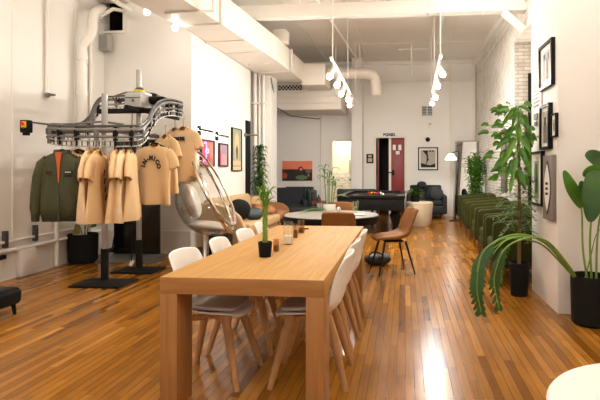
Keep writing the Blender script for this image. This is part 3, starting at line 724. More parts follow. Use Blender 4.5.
q = atz(338.5, 211.5, .75)
b = new(); puff(b, (q.x, q.y, .75 + .034), (.055, .05, .066)); o = lone('wrapped_sachet', b, PAPER, 'small white wrapped bundle right of the white planter', 'bundle')
b = new(); box(b, (q.x + .018, q.y - .024, .78), (.012, .008, .05), .002); obj('ribbon', b, LEAFL, o)
q0, q1 = atz(299, 213.5, .75), atz(324, 211.5, .75)
b = new(); bd = new()
for k in range(8):
    d = V((.02 * (k % 3), .018 * (k - 4), .008 + .004 * k)); leafp(b if k % 2 else bd, [q0 + d + V((0, 0, .0)), q0.lerp(q1, .5) + d + V((0, 0, .012)), q1 + d + V((0, .01 * k, .0))], .026, V((0, 1, 0)), k=4)
o = lone('leaf_spray', b, LEAFL, 'flat spray of long green leaves lying left of the white planter', 'leaf spray'); obj('dark_leaves', bd, LEAFD, o)
q = atz(388, 210.5, .75); q = V((-.62, 6.5, .75)); b = new(); lathe(b, [(0, .0), (.085, .002), (.1, .010), (.096, .012), (0, .008)], 32, (q.x, q.y, .75)); lone('saucer', b, TABLEW, 'flat white dish near the right edge of the round table', 'dish')
# dark bag under the round table
q = atz(378, 266, 0)
t = thing('duffel_bag', 'dark slumped bag on the floor under the brown leather chair', 'bag', (q.x - .02, q.y + .12, 0))
b = new(); puff(b, (0, 0, .075), (.36, .26, .15), p=2.2); puff(b, (.09, -.02, .10), (.2, .2, .13), (.2, .1, .3)); obj('body', b, mat('charcoal_nylon', (.035, .033, .032), .5, var=.4, scale=14, bump=.6, bscale=18), t)
b = new(); tube(b, smooth([(-.12, -.08, .12), (-.06, -.1, .19), (.04, -.1, .18), (.1, -.08, .12)], 5), .01, 8); obj('strap', b, BLACK, t)

# ================================================================== GREEN ARMCHAIRS
def armchair(label, loc, rz, group):
    t = thing('armchair', label, 'armchair', loc, rz, group)     # faces local -Y
    w, d = .88, .84
    for s in (-1, 1):
        b = new(); x = s * (w / 2 - .055)
        prism(b, [(-d / 2, .22), (-d / 2, .70), (-d / 2 + .03, .735), (d / 2 - .06, .80), (d / 2 - .02, .775), (d / 2, .22)], 'x', x - .055, x + .055)
        bmesh.ops.bevel(b, geom=list(b.edges), offset=.028, segments=3, profile=.5, affect='EDGES'); obj('armrest', b, GREENV, t, angle=50)
    b = new(); box(b, (0, d / 2 - .075, .49), (w - .16, .15, .64), .05, 3, rot=(.05, 0, 0)); obj('backrest', b, GREENV, t, angle=50)
    b = new(); box(b, (0, -.02, .285), (w - .2, d - .06, .13), .02); obj('base', b, GREENV, t)
    b = new(); box(b, (0, -.07, .41), (w - .215, d - .17, .15), .05, 4); obj('seat_cushion', b, GREENV, t, angle=50)
    for sx in (-1, 1):
        for sy in (-1, 1):
            b = new(); tube(b, [(sx * (w / 2 - .08), sy * (d / 2 - .08), .24), (sx * (w / 2 - .06), sy * (d / 2 - .06), 0)], [.026, .016], 8); obj('leg', b, DARKWOOD, t)
    return t
gr_ = 'green velvet armchairs along the brick wall'
ac = armchair('green velvet armchair nearest the viewer, partly behind the potted climbing plant', (1.47, 6.29, 0), -PI / 2 - .05, gr_)
for y, x, lab in ((7.34, 1.15, 'second nearest green velvet armchair in the row along the brick wall'), (8.55, 1.20, 'middle green velvet armchair of the five along the brick wall'), (10.0, 1.225, 'second farthest green velvet armchair in the row along the brick wall'), (11.75, 1.30, 'farthest green velvet armchair beside the bushy dracaena')):
    dup(ac, (x + .375, y, 0), -PI / 2 - .05, lab, gr_)

# ================================================================== RIGHT SIDE: FRAMES, PLANTS
def wall_frame(name, label, X, ya, yb, z0, z1, fm, pm, depth=.035, bw=.022, inner=None, nrm=-1, mat_w=.05, group=None):
    """frame on a wall of constant X; nrm = direction it faces along X"""
    t = thing(name, label, 'picture', (X, (ya + yb) / 2, (z0 + z1) / 2), 0, group); w, h = abs(yb - ya), z1 - z0; x0 = nrm * depth
    b = new()
    for s in (-1, 1):
        bx(b, (min(0, x0), s * (w / 2 - bw / 2) - bw / 2, -h / 2), (max(0, x0), s * (w / 2 - bw / 2) + bw / 2, h / 2)); bx(b, (min(0, x0), -w / 2 + bw, s * (h / 2 - bw / 2) - bw / 2), (max(0, x0), w / 2 - bw, s * (h / 2 - bw / 2) + bw / 2))
    obj('frame', b, fm, t, smooth_=False)
    b = new(); xx = x0 * .55; bx(b, (min(0, xx), -w / 2 + bw, -h / 2 + bw), (max(0, xx), w / 2 - bw, h / 2 - bw)); a = obj('mat_board', b, pm, t, smooth_=False)
    if inner:
        for k, (u0, v0, u1, v1, m) in enumerate(inner):
            ww, hh = w - 2 * bw, h - 2 * bw; e = xx + nrm * .002
            # u runs left to right as seen by the viewer
            su = 1 if nrm > 0 else -1
            y0_, y1_ = sorted((su * (u0 - .5) * ww, su * (u1 - .5) * ww)); b = new(); bx(b, (min(xx, e + nrm * .001 * k), y0_, (v0 - .5) * hh), (max(xx, e + nrm * .001 * k), y1_, (v1 - .5) * hh)); obj('print', b, m, a, smooth_=False)
    return t
INKG = pix(120, 112, 104, 'grey_print'); INKL = pix(178, 168, 156, 'light_grey_print'); INKD = pix(48, 44, 40, 'dark_grey_print')
def fr(px0, px1, yt0, yb0, yt1, yb1):
    A = atx(px0, yt0, PX1); B = atx(px1, yt1, PX1); A2 = atx(px0, yb0, PX1); B2 = atx(px1, yb1, PX1)
    return B.y, A.y, (A2.z + B2.z) / 2, (A.z + B.z) / 2
y0, y1, z0, z1 = fr(542, 556, 47, 90, 38, 86)
wall_frame('framed_photograph', 'black framed photograph hanging highest on the white pier', PX1, y0 + .02, y1, z0, z1, BLACK, PAPER, .04, .03, [(.2, .14, .8, .86, INKL), (.28, .14, .4, .8, INKG), (.55, .14, .66, .7, INKD), (.3, .66, .45, .8, INKD), (.62, .62, .74, .78, INKG)])
y0, y1, z0, z1 = fr(532.5, 542.5, 60, 137, 62, 136)
wall_frame('paper_poster', 'white paper poster with grey lettering on the pier', PX1, y0, y1, z0, z1, pix(214, 202, 186, 'poster_edge'), PAPER, .012, .006, [(.2, .9 - .05 * k, .8 - .1 * (k % 3), .915 - .05 * k, INKL) for k in range(11)] + [(.3, .22, .65, .30, INKG), (.34, .14, .6, .19, INKG)])
y0, y1, z0, z1 = fr(543.5, 553, 105, 150, 104, 149)
wall_frame('framed_photograph', 'black deep framed picture in the middle of the pier gallery', PX1, y0, y1, z0, z1, BLACK, PAPER, .045, .028, [(.15, .1, .85, .9, INKL), (.3, .1, .7, .55, INKG), (.35, .55, .6, .75, INKD)])
y0, y1, z0, z1 = fr(553.5, 558.6, 114, 137.5, 113, 137)
wall_frame('framed_photograph', 'smallest black framed picture at the right edge of the pier', PX1, y0, y1, z0, z1, BLACK, PAPER, .03, .016, [(.25, .2, .7, .8, INKL), (.35, .3, .6, .6, INKG)])
y0, y1, z0, z1 = fr(533, 545, 152, 204, 151, 206)
wall_frame('framed_photograph', 'black framed botanical picture low at the far edge of the pier', PX1, y0, y1, z0, z1, BLACK, PAPER, .04, .022, [(.3, .1, .7, .85, pix(150, 160, 120, 'sage_print')), (.38, .2, .6, .8, LEAFD), (.3, .45, .48, .7, LEAF)])
y0, y1, z0, z1 = fr(546.5, 556.5, 155.5, 219, 155, 221)
t = thing('wall_board', 'grey wooden board with a white pointed oval emblem on the pier', 'wall art', (PX1, (y0 + y1) / 2, (z0 + z1) / 2)); w, h = y1 - y0, z1 - z0
b = new(); box(b, (-.018, 0, 0), (.036, w, h), .003); obj('board', b, mat('grey_weathered_wood', (.20, .165, .14), .7, var=.25, scale=3, stretch=(20, 20, 2)), t)
def lens(rw, rh, n=10): return [(rw * (1 - (2 * k / n - 1) ** 2), rh * (2 * k / n - 1)) for k in range(n)] + [(-rw * (1 - (2 * k / n - 1) ** 2), -rh * (2 * k / n - 1)) for k in range(n)]
b = new(); prism(b, lens(w * .34, h * .42), 'x', -.040, -.034); e = obj('emblem_outline', b, INK, t, smooth_=False)
b = new(); prism(b, lens(w * .28, h * .36), 'x', -.044, -.036); e = obj('emblem', b, PAPER, t, smooth_=False)
b = new()
for k, z in enumerate((.05, .0, -.05)): bx(b, (-.047, -w * .12, z - .012 - .01), (-.043, w * .12, z + .012 - .01))
obj('lettering', b, INK, e, smooth_=False)
# right pot with the large-leaved plant
PT = V((1.62, 4.47, 0))
t = thing('bird_of_paradise', 'large-leaved plant in a big black pot at the right picture edge', 'plant', PT)
b = new(); lathe(b, [(0, 0), (.135, 0), (.155, .02), (.163, .40), (.160, .43), (.150, .43), (.146, .36), (0, .36)], 40); obj('pot', b, BLACKM, t)
b = new(); lathe(b, [(0, .375), (.147, .372)], 24); obj('soil', b, SOIL, t)
def rel(px, py, Y): return aty(px, py, Y) - PT
S = new(); F1 = new(); F2 = new(); F3 = new()
base = lambda dx, dy: V((dx, dy, .36))
# upright stems and paddles
def stem(p, r0=.011, r1=.006): tube(S, smooth(p, 5), [r0 + (r1 - r0) * i / (len(smooth(p, 5)) - 1) for i in range(len(smooth(p, 5)))], 8)
paddle = lambda t: max(.03, math.sin(PI * (t * .9 + .08)) ** .7)
sideX = V((1, .2, 0))
stem([base(-.02, 0), rel(583, 250, 4.47), rel(582, 215, 4.45), rel(581, 207, 4.44)])
leafp(F2, [rel(582, 208, 4.44), rel(576, 196, 4.42), rel(570, 184, 4.40), rel(564, 170.5, 4.40)],   .105, V((.8, -.3, .45)), paddle, .16, 6)
leafp(F1, [rel(583, 207, 4.46), rel(584, 193, 4.5), rel(581, 181, 4.52)], .10, V((.9, -.2, .1)), paddle, .2, 6)
stem([base(.02, .02), rel(590, 240, 4.45), rel(593, 205, 4.4), rel(598, 176, 4.36)])
leafp(F1, [rel(600, 172, 4.36), rel(596, 182, 4.22), rel(592, 202, 4.14), rel(590, 222, 4.12)], .20, V((1, .1, 0)), paddle, .12, 6)
stem([base(.05, .0), rel(598, 230, 4.5), rel(606, 190, 4.5), rel(608, 168, 4.5)])
leafp(F1, [rel(610, 176, 4.5), rel(602, 164, 4.46), rel(592, 157, 4.44), rel(585, 154.5, 4.44)], .15, V((.3, .3, 1)), paddle, .14, 6)
leafp(F2, [rel(612, 178, 4.4), rel(600, 172, 4.38), rel(590, 172, 4.36), rel(583, 176, 4.36)], .11, V((.2, -.3, 1)), paddle, .14, 6)
leafp(F1, [rel(606, 172, 4.35), rel(612, 190, 4.25), rel(616, 215, 4.2)], .2, V((1, .3, 0)), paddle, .12, 6)
stem([base(-.06, -.02), rel(591, 255, 4.4), rel(596, 235, 4.38), rel(604, 226, 4.36)], .007, .003)
# arching stems with torn drooping leaves
def arch(pxs, r0=.013, r1=.006):
    p = [base(-.10, -.03)] + [rel(*q) for q in pxs]; stem(p, r0, r1); return p
a1 = arch([(563, 262, 4.40), (546, 243.5, 4.34), (530, 236, 4.28), (513, 235, 4.22), (496, 241, 4.17), (482, 254, 4.13), (477, 272, 4.10)])
a2 = arch([(565, 261, 4.36), (549, 243, 4.26), (534, 237.5, 4.18), (517, 241, 4.12), (505, 249, 4.08), (497, 262, 4.05)])
a3 = arch([(561, 263, 4.42), (544, 246, 4.40), (528, 240, 4.38), (509, 239, 4.34), (494, 248, 4.3), (484, 262, 4.28)], .010, .004)
def torn(F, mid, n, l0, w, spread, rnd):
    mid = smooth(mid, 8); m = len(mid)
    tube(S, mid, .005, 6)
    for i in range(n):
        f = i / (n - 1); j = min(m - 2, int(f * (m - 1))); p = mid[j]; d = (mid[min(j + 1, m - 1)] - mid[max(j - 1, 0)]).normalized()
        for s in (-1, 1):
            o = (spread * s + d * .55 + V((0, 0, -.35))).normalized(); l = l0 * (.55 + .6 * math.sin(PI * min(.96, f * .8 + .14))) * rnd.uniform(.85, 1.1)
            leafp(F, [p - d * w * .2, p + o * l * .5 + d * .012, p + o * l + V((0, 0, -.02))], w, d, lambda t: .95 - .55 * t ** 3, .06, 3)
rr = random.Random(3)
torn(F1, [rel(491, 245, 4.16), rel(482, 255, 4.13), rel(478, 272, 4.10), rel(477, 290, 4.09), rel(481, 312, 4.09)], 17, .074, .034, V((.9, -.2, 0)), rr)
torn(F1, [rel(503, 250, 4.08), rel(498, 262, 4.05), rel(494, 282, 4.03), rel(499, 308, 4.03)], 13, .056, .032, V((.9, .3, 0)), rr)
torn(F1, [rel(509, 246, 4.12), rel(504, 256, 4.12), rel(502, 268, 4.12), rel(501, 284, 4.13)], 8, .035, .03, V((.8, .5, 0)), rr)
for dy, px in ((4.34, 500), (4.2, 507)):
    leafp(F3, [rel(545, 242, dy), rel(526, 237, dy), rel(px, 240, dy - .05), rel(px - 14, 254, dy - .08)], .03, V((0, 1, .3)), None, .2, 5)
obj('stem', S, STALK, t); obj('dark_leaves', F1, LEAFD, t); obj('leaves', F2, LEAF, t); obj('arching_leaves', F3, LEAFL, t)
# climbing plant in slim pot
PT2 = V((1.225, 5.42, 0))
t = thing('climbing_plant', 'tall climbing plant on a brown pole in a slim black pot by the pier', 'plant', PT2)
b = new(); lathe(b, [(0, 0), (.085, 0), (.09, .01), (.108, .35), (.10, .355), (.096, .31), (0, .31)], 32); obj('pot', b, BLACKM, t)
b = new(); lathe(b, [(0, .32), (.097, .317)], 20); obj('soil', b, SOIL, t)
b = new(); tube(b, [(0, 0, .3), (.005, 0, .8), (0, .0, 1.4), (-.01, 0, 2.0)], [.020, .018, .015, .010], 10); obj('pole', b, TRUNK, t)
def rel2(px, py, Y): return aty(px, py, Y) - PT2
F1 = new(); F2 = new(); S = new()
heart = lambda t: max(.03, (math.sin(PI * min(1, t * .85 + .13)) ** .65) * (1 - .25 * t))
rr = random.Random(5)
def tleaf(F, att, tip0, tip1, w, side):
    tube(S, smooth([att, (att + tip0) / 2 + V((0, 0, .03)), tip0], 4), .004, 6)
    leafp(F, [tip0, tip0.lerp(tip1, .5) + V((0, 0, .018)), tip1], w, side, heart, .16, 5)
big = [  # (petiole attach z, leaf start px, leaf tip px, Y, width)
 (2.0, (516, 108), (501, 128), 5.40, .085), (2.0, (519, 107), (531, 113), 5.35, .085), (2.02, (517, 108), (512, 128), 5.30, .08), (1.95, (520, 110), (519, 124), 5.3, .07),
 (1.85, (515, 126), (503, 141), 5.33, .10), (1.8, (522, 122), (531, 134), 5.3, .10), (1.8, (517, 124), (520, 143), 5.28, .10), (1.7, (511, 136), (496, 150), 5.30, .10),
 (1.7, (522, 136), (530, 152), 5.25, .11), (1.65, (515, 138), (507, 158), 5.25, .11), (1.62, (510, 142), (493, 146), 5.4, .05), (1.55, (520, 148), (527, 168), 5.25, .11),
 (1.55, (512, 150), (500, 166), 5.25, .11), (1.5, (505, 158), (494, 169), 5.35, .09), (1.45, (516, 158), (512, 178), 5.22, .10), (1.42, (524, 160), (531, 176), 5.25, .10),
 (1.35, (519, 170), (525, 190), 5.22, .10), (1.35, (510, 166), (506, 180), 5.3, .08), (1.3, (513, 176), (510, 194), 5.25, .07), (1.9, (524, 115), (528, 130), 5.42, .09), (1.75, (526, 130), (529, 148), 5.45, .1), (1.5, (527, 148), (530, 166), 5.42, .1)]
for k, (z, s0, s1, Y, w) in enumerate(big):
    a, e = rel2(*s0, Y), rel2(*s1, Y - .04); d = (e - a).normalized(); side = d.cross(V((rr.uniform(-.4, .4), -1, rr.uniform(-.1, .5)))).normalized()
    tleaf(F1 if k % 3 else F2, V((0, 0, z)), a, e, w * .7, side)
for k in range(84):
    z = rr.uniform(1.2, 2.02); a = rr.uniform(0, 2 * PI); o = V((math.cos(a) * (1.15 if math.cos(a) < 0 else .55), math.sin(a) * .7, 0)); l = rr.uniform(.10, .29) * (1 if z > 1.4 else .75)
    s0 = V((0, 0, z)) + o * l + V((0, 0, rr.uniform(.0, .08))); ln = rr.uniform(.08, .135); dr = (o.normalized() * rr.uniform(.5, 1.) + V((rr.uniform(-.4, .3), rr.uniform(-.4, .2), -1 * rr.uniform(.0, .8)))).normalized()
    if (s0 + dr * ln).x + PT2.x > 1.38: continue
    side = dr.cross(V((rr.uniform(-.7, .7), -1, rr.uniform(-.3, .7)))).normalized()
    tleaf(F1 if k % 5 else F2, V((0, 0, z - .05)), s0, s0 + dr * ln, ln * rr.uniform(.42, .62), side)
obj('petiole', S, STALK, t); obj('leaves', F1, LEAF, t); obj('bright_leaves', F2, LEAFL, t)
# fine feathery foliage lower down
F1 = new(); S = new(); F2 = new()
for k in range(44):
    a = k * 2.4; z = .5 + .0142 * k; l = rr.uniform(.16, .28) * (1.35 if math.sin(a) < -.3 else 1); o = V((math.cos(a), math.sin(a) * .7, 0)); p0 = V((0, 0, z + .12)); 
    if o.x > .3: l *= .62
    pts = smooth([p0, p0 + o * l * .5 + V((0, 0, .09)), p0 + o * l + V((0, 0, .05 - .05 * (k % 3)))], 5); tube(S, pts, .0025, 5)
    for i, p in enumerate(pts[3:]):
        for s in (-1, 1):
            sd = V((-o.y, o.x, 0)) * s; q = (sd + o * .6 + V((0, 0, rr.uniform(-.4, .2)))).normalized()
            leafp(F1 if (k + i) % 3 else F2, [p, p + q * .03, p + q * .062], .016, o, None, .15, 2)
obj('twig', S, STALK, t); obj('feathery_leaves', F1, LEAF, t); obj('feathery_dark_leaves', F2, LEAFD, t)
# dracaena at the end of the armchair row
PT3 = V((1.78, 12.7, 0))
t = thing('dracaena', 'bushy dracaena in a dark pot behind the farthest green armchair', 'plant', PT3)
b = new(); lathe(b, [(0, 0), (.17, 0), (.21, .72), (.2, .74), (.19, .68), (0, .68)], 32); obj('pot', b, CHAR, t)
b = new(); lathe(b, [(0, .69), (.19, .685)], 20); obj('soil', b, SOIL, t)
b = new(); F1 = new(); F2 = new()
for k, (dx, dy, h) in enumerate(((0, 0, 1.1), (.1, .05, .95), (-.1, .02, .98), (.02, -.1, .85), (.08, -.08, .78))):
    st = [V((dx * .3, dy * .3, .66)), V((dx, dy, .66 + h * .5)), V((dx * 1.3, dy * 1.3, .66 + h * .82))]; tube(b, st, .018, 8)
    strap_foliage(F1 if k in (1, 3, 4) else F2, st, 84, .21, .05, 1.15, rr, .02, .3)
obj('trunk', b, TRUNK, t); obj('leaves', F1, LEAF, t); obj('bright_leaves', F2, LEAFL, t)
# leaning mirror, floor lamp, tall narrow panel
m0, m1 = aty(457.5, 208, 13.7), aty(478, 140.5, 14.2)
t = thing('leaning_mirror', 'tall mirror leaning in the far right corner behind the floor lamp', 'mirror', ((aty(459, 208, 13.8).x + aty(476, 208, 13.8).x) / 2, 14.0, 0), -.6)
b = new(); hgt = m1.z; wd = .86
for s in (-1, 1): box(b, (s * (wd / 2 - .02), 0, hgt / 2), (.04, .04, hgt), .004); box(b, (0, 0, hgt / 2 + s * (hgt / 2 - .02)), (wd - .08, .04, .04), .004)
bmesh.ops.rotate(b, cent=(0, 0, 0), matrix=Matrix.Rotation(-.07, 3, 'X'), verts=b.verts); obj('frame', b, mat('pale_grey_wood', (.45, .40, .34), .5), t)
b = new(); box(b, (0, .0, hgt / 2), (wd - .08, .012, hgt - .08)); bmesh.ops.rotate(b, cent=(0, 0, 0), matrix=Matrix.Rotation(-.07, 3, 'X'), verts=b.verts); obj('mirror_glass', b, MIRROR, t)
q = aty(455, 208, 13.2)
t = thing('floor_lamp', 'slim black floor lamp with a white shade in the far right corner', 'lamp', (q.x, 13.2, 0))
b = new(); lathe(b, [(0, 0), (.15, 0), (.15, .02), (.03, .035), (0, .035)], 28); obj('base', b, BLACK, t)
top = aty(459, 152, 13.2) - V((q.x, 13.2, 0))
b = new(); cyl(b, (0, 0, .02), top, .022, .016, 10); obj('pole', b, BLACK, t)
sh = aty(451, 156.5, 13.0) - V((q.x, 13.2, 0))
b = new(); tube(b, smooth([top, top + V((-.06, 0, .02)), sh + V((.05, 0, .1)), sh + V((0, 0, .06))], 5), .012, 8); obj('arm', b, BLACK, t)
b = new(); lathe(b, [(.04, .07), (.06, .06), (.155, -.08), (.15, -.08), (.055, .05)], 28, sh); shd = obj('lamp_shade', b, glow('lit_shade', (1, .95, .88), 14), t)
b = new(); sphere(b, sh + V((0, 0, .0)), .03, 2); obj('bulb', b, SPOT, shd)
q0, q1 = atx(501.5, 190, XR - .03), atx(506, 130, XR - .03)
b = new(); bx(b, (XR - .035, q1.y, .9), (XR, q0.y, 2.17), .004); o = lone('narrow_picture', b, INKG, 'tall narrow grey picture hung on the white brick wall', 'picture')
b = new(); bx(b, (XR - .04, q1.y - .015, .88), (XR - .03, q1.y, 2.19)); bx(b, (XR - .04, q0.y, .88), (XR - .03, q0.y + .015, 2.19)); bx(b, (XR - .04, q1.y, 2.17), (XR - .03, q0.y, 2.19)); obj('frame', b, BLACK, o)
q0, q1 = atx(484.5, 162, XR), atx(490, 149, XR)
wall_frame('small_picture', 'small pale picture on the brick wall above the dracaena', XR, q1.y, q0.y, q0.z, q1.z, pix(190, 180, 168, 'pale_frame'), PAPER, .03, .04, [(.1, .1, .9, .9, pix(186, 190, 196, 'pale_blue_print'))])
# foreground white round table, right bottom corner
t = thing('side_table', 'white round tabletop cut off at the bottom right corner', 'table', FT)
b = new(); lathe(b, [(0, .725), (FR - .012, .725), (FR, .735), (FR, .742), (FR - .006, .75), (0, .75)], 64); obj('tabletop', b, TABLEW, t)
b = new(); lathe(b, [(.22, 0), (.22, .015), (.03, .03), (.028, .7), (.12, .724), (0, .724)], 32); obj('pedestal', b, TABLEW, t)
# black footstool at left edge
t = thing('footstool', 'black padded footstool corner at the left picture edge', 'stool', (atz(4, 331, 0).x - .47, atz(0, 331, 0).y + .3, 0))
b = new(); box(b, (0, 0, .175), (.46, .42, .16), .05, 4); obj('seat', b, BLACK, t, angle=60)
for sx in (-1, 1):
    for sy in (-1, 1): b = new(); cyl(b, (sx * .17, sy * .15, .1), (sx * .18, sy * .16, 0), .02, .014, 10); obj('leg', b, BLACKM, t)
# ================================================================== GARMENT CONVEYOR RACK
PA, PB = V((-3.54, 5.5, 0)), V((-3.54, 6.25, 0))
RK = V((-3.54, 5.875, 0))
rack = thing('garment_conveyor', 'motorised steel garment conveyor rack on two posts near the left wall', 'clothes rack', RK)
K = lambda px, py, Y: aty(px, py, Y) - RK
ctrl = [K(49, 128.5, 5.38), K(62, 129.5, 5.10), K(82, 130, 4.98), K(105, 130, 4.95), K(125, 130, 5.0), K(140, 129, 5.12), K(148, 122, 5.35), K(153, 112, 5.6), K(160, 104.5, 5.9), K(170, 102.5, 6.3), K(180, 104.5, 6.65),
        K(182, 106, 7.0), K(174, 104, 7.2), K(160, 101, 7.15), K(145, 99, 7.0), K(128, 98.5, 6.85), K(113, 99.5, 6.7), K(101, 100.5, 6.5), K(94.5, 108, 6.3), K(89.5, 119, 6.1), K(80, 126.5, 5.9), K(64, 127.5, 5.75), K(52, 127.5, 5.6)]
loop = smooth(ctrl, 8, True)
b = new(); tube(b, loop, .022, 10, True); obj('upper_rail', b, STEEL, rack)
b = new(); tube(b, [p + V((0, 0, -.072)) for p in loop], .015, 8, True); obj('lower_rail', b, STEEL, rack)
b = new(); tube(b, [p + V((0, 0, .042)) for p in loop], .014, 6, True); obj('drive_chain', b, STEELD, rack)
n = len(loop)
def inward(i):
    d = (loop[(i + 1) % n] - loop[i - 1]); d.z = 0; d.normalize(); return V((-d.y, d.x, 0))
# slotted hanger strip below the rails: two thin bars with rungs
b = new()
for z in (-.115, -.175): tube(b, [p + V((0, 0, z)) for p in loop], .0075, 6, True)
obj('hanger_strip', b, mat('light_steel', (.50, .48, .45), .45, .6, var=.1), rack)
b = new()
for i in range(0, n, 2):
    p = loop[i]; cyl(b, p + V((0, 0, -.11)), p + V((0, 0, -.18)), .007, n=6)
obj('rung', b, STEELD, rack)
for i in range(0, n, 7):
    p = loop[i]; b = new(); cyl(b, p + V((0, 0, .05)), p + V((0, 0, -.18)), .012, n=8); box(b, p + V((0, 0, -.036)), (.045, .045, .075), .008); cyl(b, p + V((0, 0, -.09)), p + V((0, 0, -.115)), .025, n=10); obj('trolley', b, BLACKM if (i // 7) % 3 else STEEL, rack)
for P, htop, w in ((PA, aty(105, 94, 5.5).z, .3), (PB, aty(140.5, 70, 6.25).z, .28)):
    o = P - RK
    b = new(); cyl(b, o + V((0, 0, .03)), V((o.x, o.y, htop)), .034, n=20); post = obj('post', b, STEELP, rack)
    b = new(); cyl(b, o + V((0, 0, .03)), o + V((0, 0, .42)), .043, n=20); obj('post_sleeve', b, BLACKM, post)
    b = new(); 
    lo_ = [o + V((sx * w, sy * w * .72, 0)) for sx, sy in ((-1, -1), (1, -1), (1, 1), (-1, 1))]
    vs = [b.verts.new(p) for p in lo_]; vt = [b.verts.new(p + V((0, 0, .022))) for p in lo_]; vm = [b.verts.new(o + (p - o) * .16 + V((0, 0, .055))) for p in lo_]
    b.faces.new(vs[::-1]); b.faces.new(vm)
    for k in range(4): k2 = (k + 1) % 4; b.faces.new((vs[k], vs[k2], vt[k2], vt[k])); b.faces.new((vt[k], vt[k2], vm[k2], vm[k]))
    obj('base_plate', b, BLACKM, rack, smooth_=False)
# beams that carry the loop
za = 1.86
b = new()
for (s0, e0) in ((K(54, 131, 5.45), K(150, 131, 5.5)), (K(58, 131, 5.75), K(120, 131, 5.6))): box(b, (s0 + e0) / 2, ((e0 - s0).length, .05, .04), .004)
box(b, V((0, 0, 1.83)), (.05, 1.75, .05), .004)
obj('support_beam', b, STEELD, rack)
b = new(); s0, e0 = K(98, 111, 6.15), K(152, 111, 6.15); box(b, (s0 + e0) / 2, ((e0 - s0).length, .07, .06), .004); box(b, V((.1, .6, s0.z)), (.05, 1.4, .05), .004); obj('cross_beam', b, BLACKM, rack)
for i in (14, 38, 72, 100, 128, 160):
    if i < n:
        b = new(); p = loop[i]; q = V((0, max(-.37, min(.37, p.y)), p.z)); tube(b, [p + V((0, 0, .04)), (p + q) / 2 + V((0, 0, .06)), q + V((0, 0, .02))], .014, 6); obj('bracket_arm', b, STEEL, rack)
# motor unit
m0, m1 = K(127, 109, 6.05), K(142.5, 92, 6.05)
b = new(); bx(b, (m0.x, .12, m0.z + .02), (m1.x, .48, m1.z - .02), .008); mo = obj('motor_box', b, GREYBOX, rack)
b = new(); bx(b, (m0.x + .0, .11, m0.z + (m1.z - m0.z) * .62), (m1.x, .125, m0.z + (m1.z - m0.z) * .66)); box(b, V((m0.x + (m1.x - m0.x) * .55, .115, m0.z + .10)), (.03, .012, .03)); obj('panel_seam', b, STEELD, mo)
b = new(); bx(b, (m0.x - .015, .2, m1.z - .03), (m1.x + .02, .42, m1.z + .0), .005); obj('cover_plate', b, mat('pale_grey_metal', (.62, .6, .56), .4, .3), mo)
b = new(); lathe(b, [(.07, 0), (.068, .035), (.045, .07), (0, .085)], 20, (m0.x + .11, .28, m1.z)); obj('dome_cap', b, STEELD, mo)
b = new(); lathe(b, [(.072, .012), (.072, .04)], 20, (m0.x + .11, .28, m1.z)); obj('yellow_band', b, pix(205, 190, 40, 'yellow_band', .4), mo)
b = new(); q = K(151, 100.5, 6.3); puff(b, q, (.26, .2, .11)); cyl(b, q + V((.03, 0, 0)), q + V((.03, 0, .09)), .05, n=14); box(b, q + V((.10, 0, .02)), (.2, .12, .05), .01); obj('drive_gear', b, BLACKM, rack)
b = new()
for k in range(3): tube(b, smooth([K(113 + 3 * k, 98, 6.5), K(116 + 2 * k, 101 + k, 6.4), K(122, 99 + k, 6.3), K(127, 101, 6.2)], 6), .012, 6)
tube(b, smooth([K(132.5, 111, 6.15), K(132, 125, 6.0), K(133, 160, 5.9), K(132, 225, 5.9), K(131.5, 262, 5.95)], 6), .007, 6)
obj('cable', b, BLACK, rack)
b = new(); q = K(131.5, 263, 5.95); box(b, q, (.045, .012, .075), .004, rot=(0, .4, .3)); obj('cable_tag', b, PAPER, rack)
# emergency stop box on its rod
b = new(); s0, e0 = K(29, 122, 5.25), K(50, 124.5, 5.38); cyl(b, s0, e0, .011, n=8); obj('control_rod', b, STEELD, rack)
q = K(26.3, 126.5, 5.24); b = new(); box(b, q, (.105, .075, .145), .01); cb = obj('control_box', b, BLACK, rack)
b = new(); box(b, q + V((0, -.04, .02)), (.062, .01, .07), .003); obj('yellow_plate', b, pix(225, 170, 20, 'control_yellow', .4), cb)
b = new(); cyl(b, q + V((-.008, -.04, .028)), q + V((-.008, -.062, .028)), .021, n=18); obj('stop_button', b, pix(215, 30, 18, 'stop_red', .35), cb)
b = new(); box(b, q + V((0, -.046, -.018)), (.02, .008, .012), .002); obj('start_button', b, pix(60, 110, 40, 'start_green', .4), cb)
b = new(); box(b, q + V((.0, 0, -.085)), (.06, .05, .035), .006); obj('clamp', b, BLACK, cb)

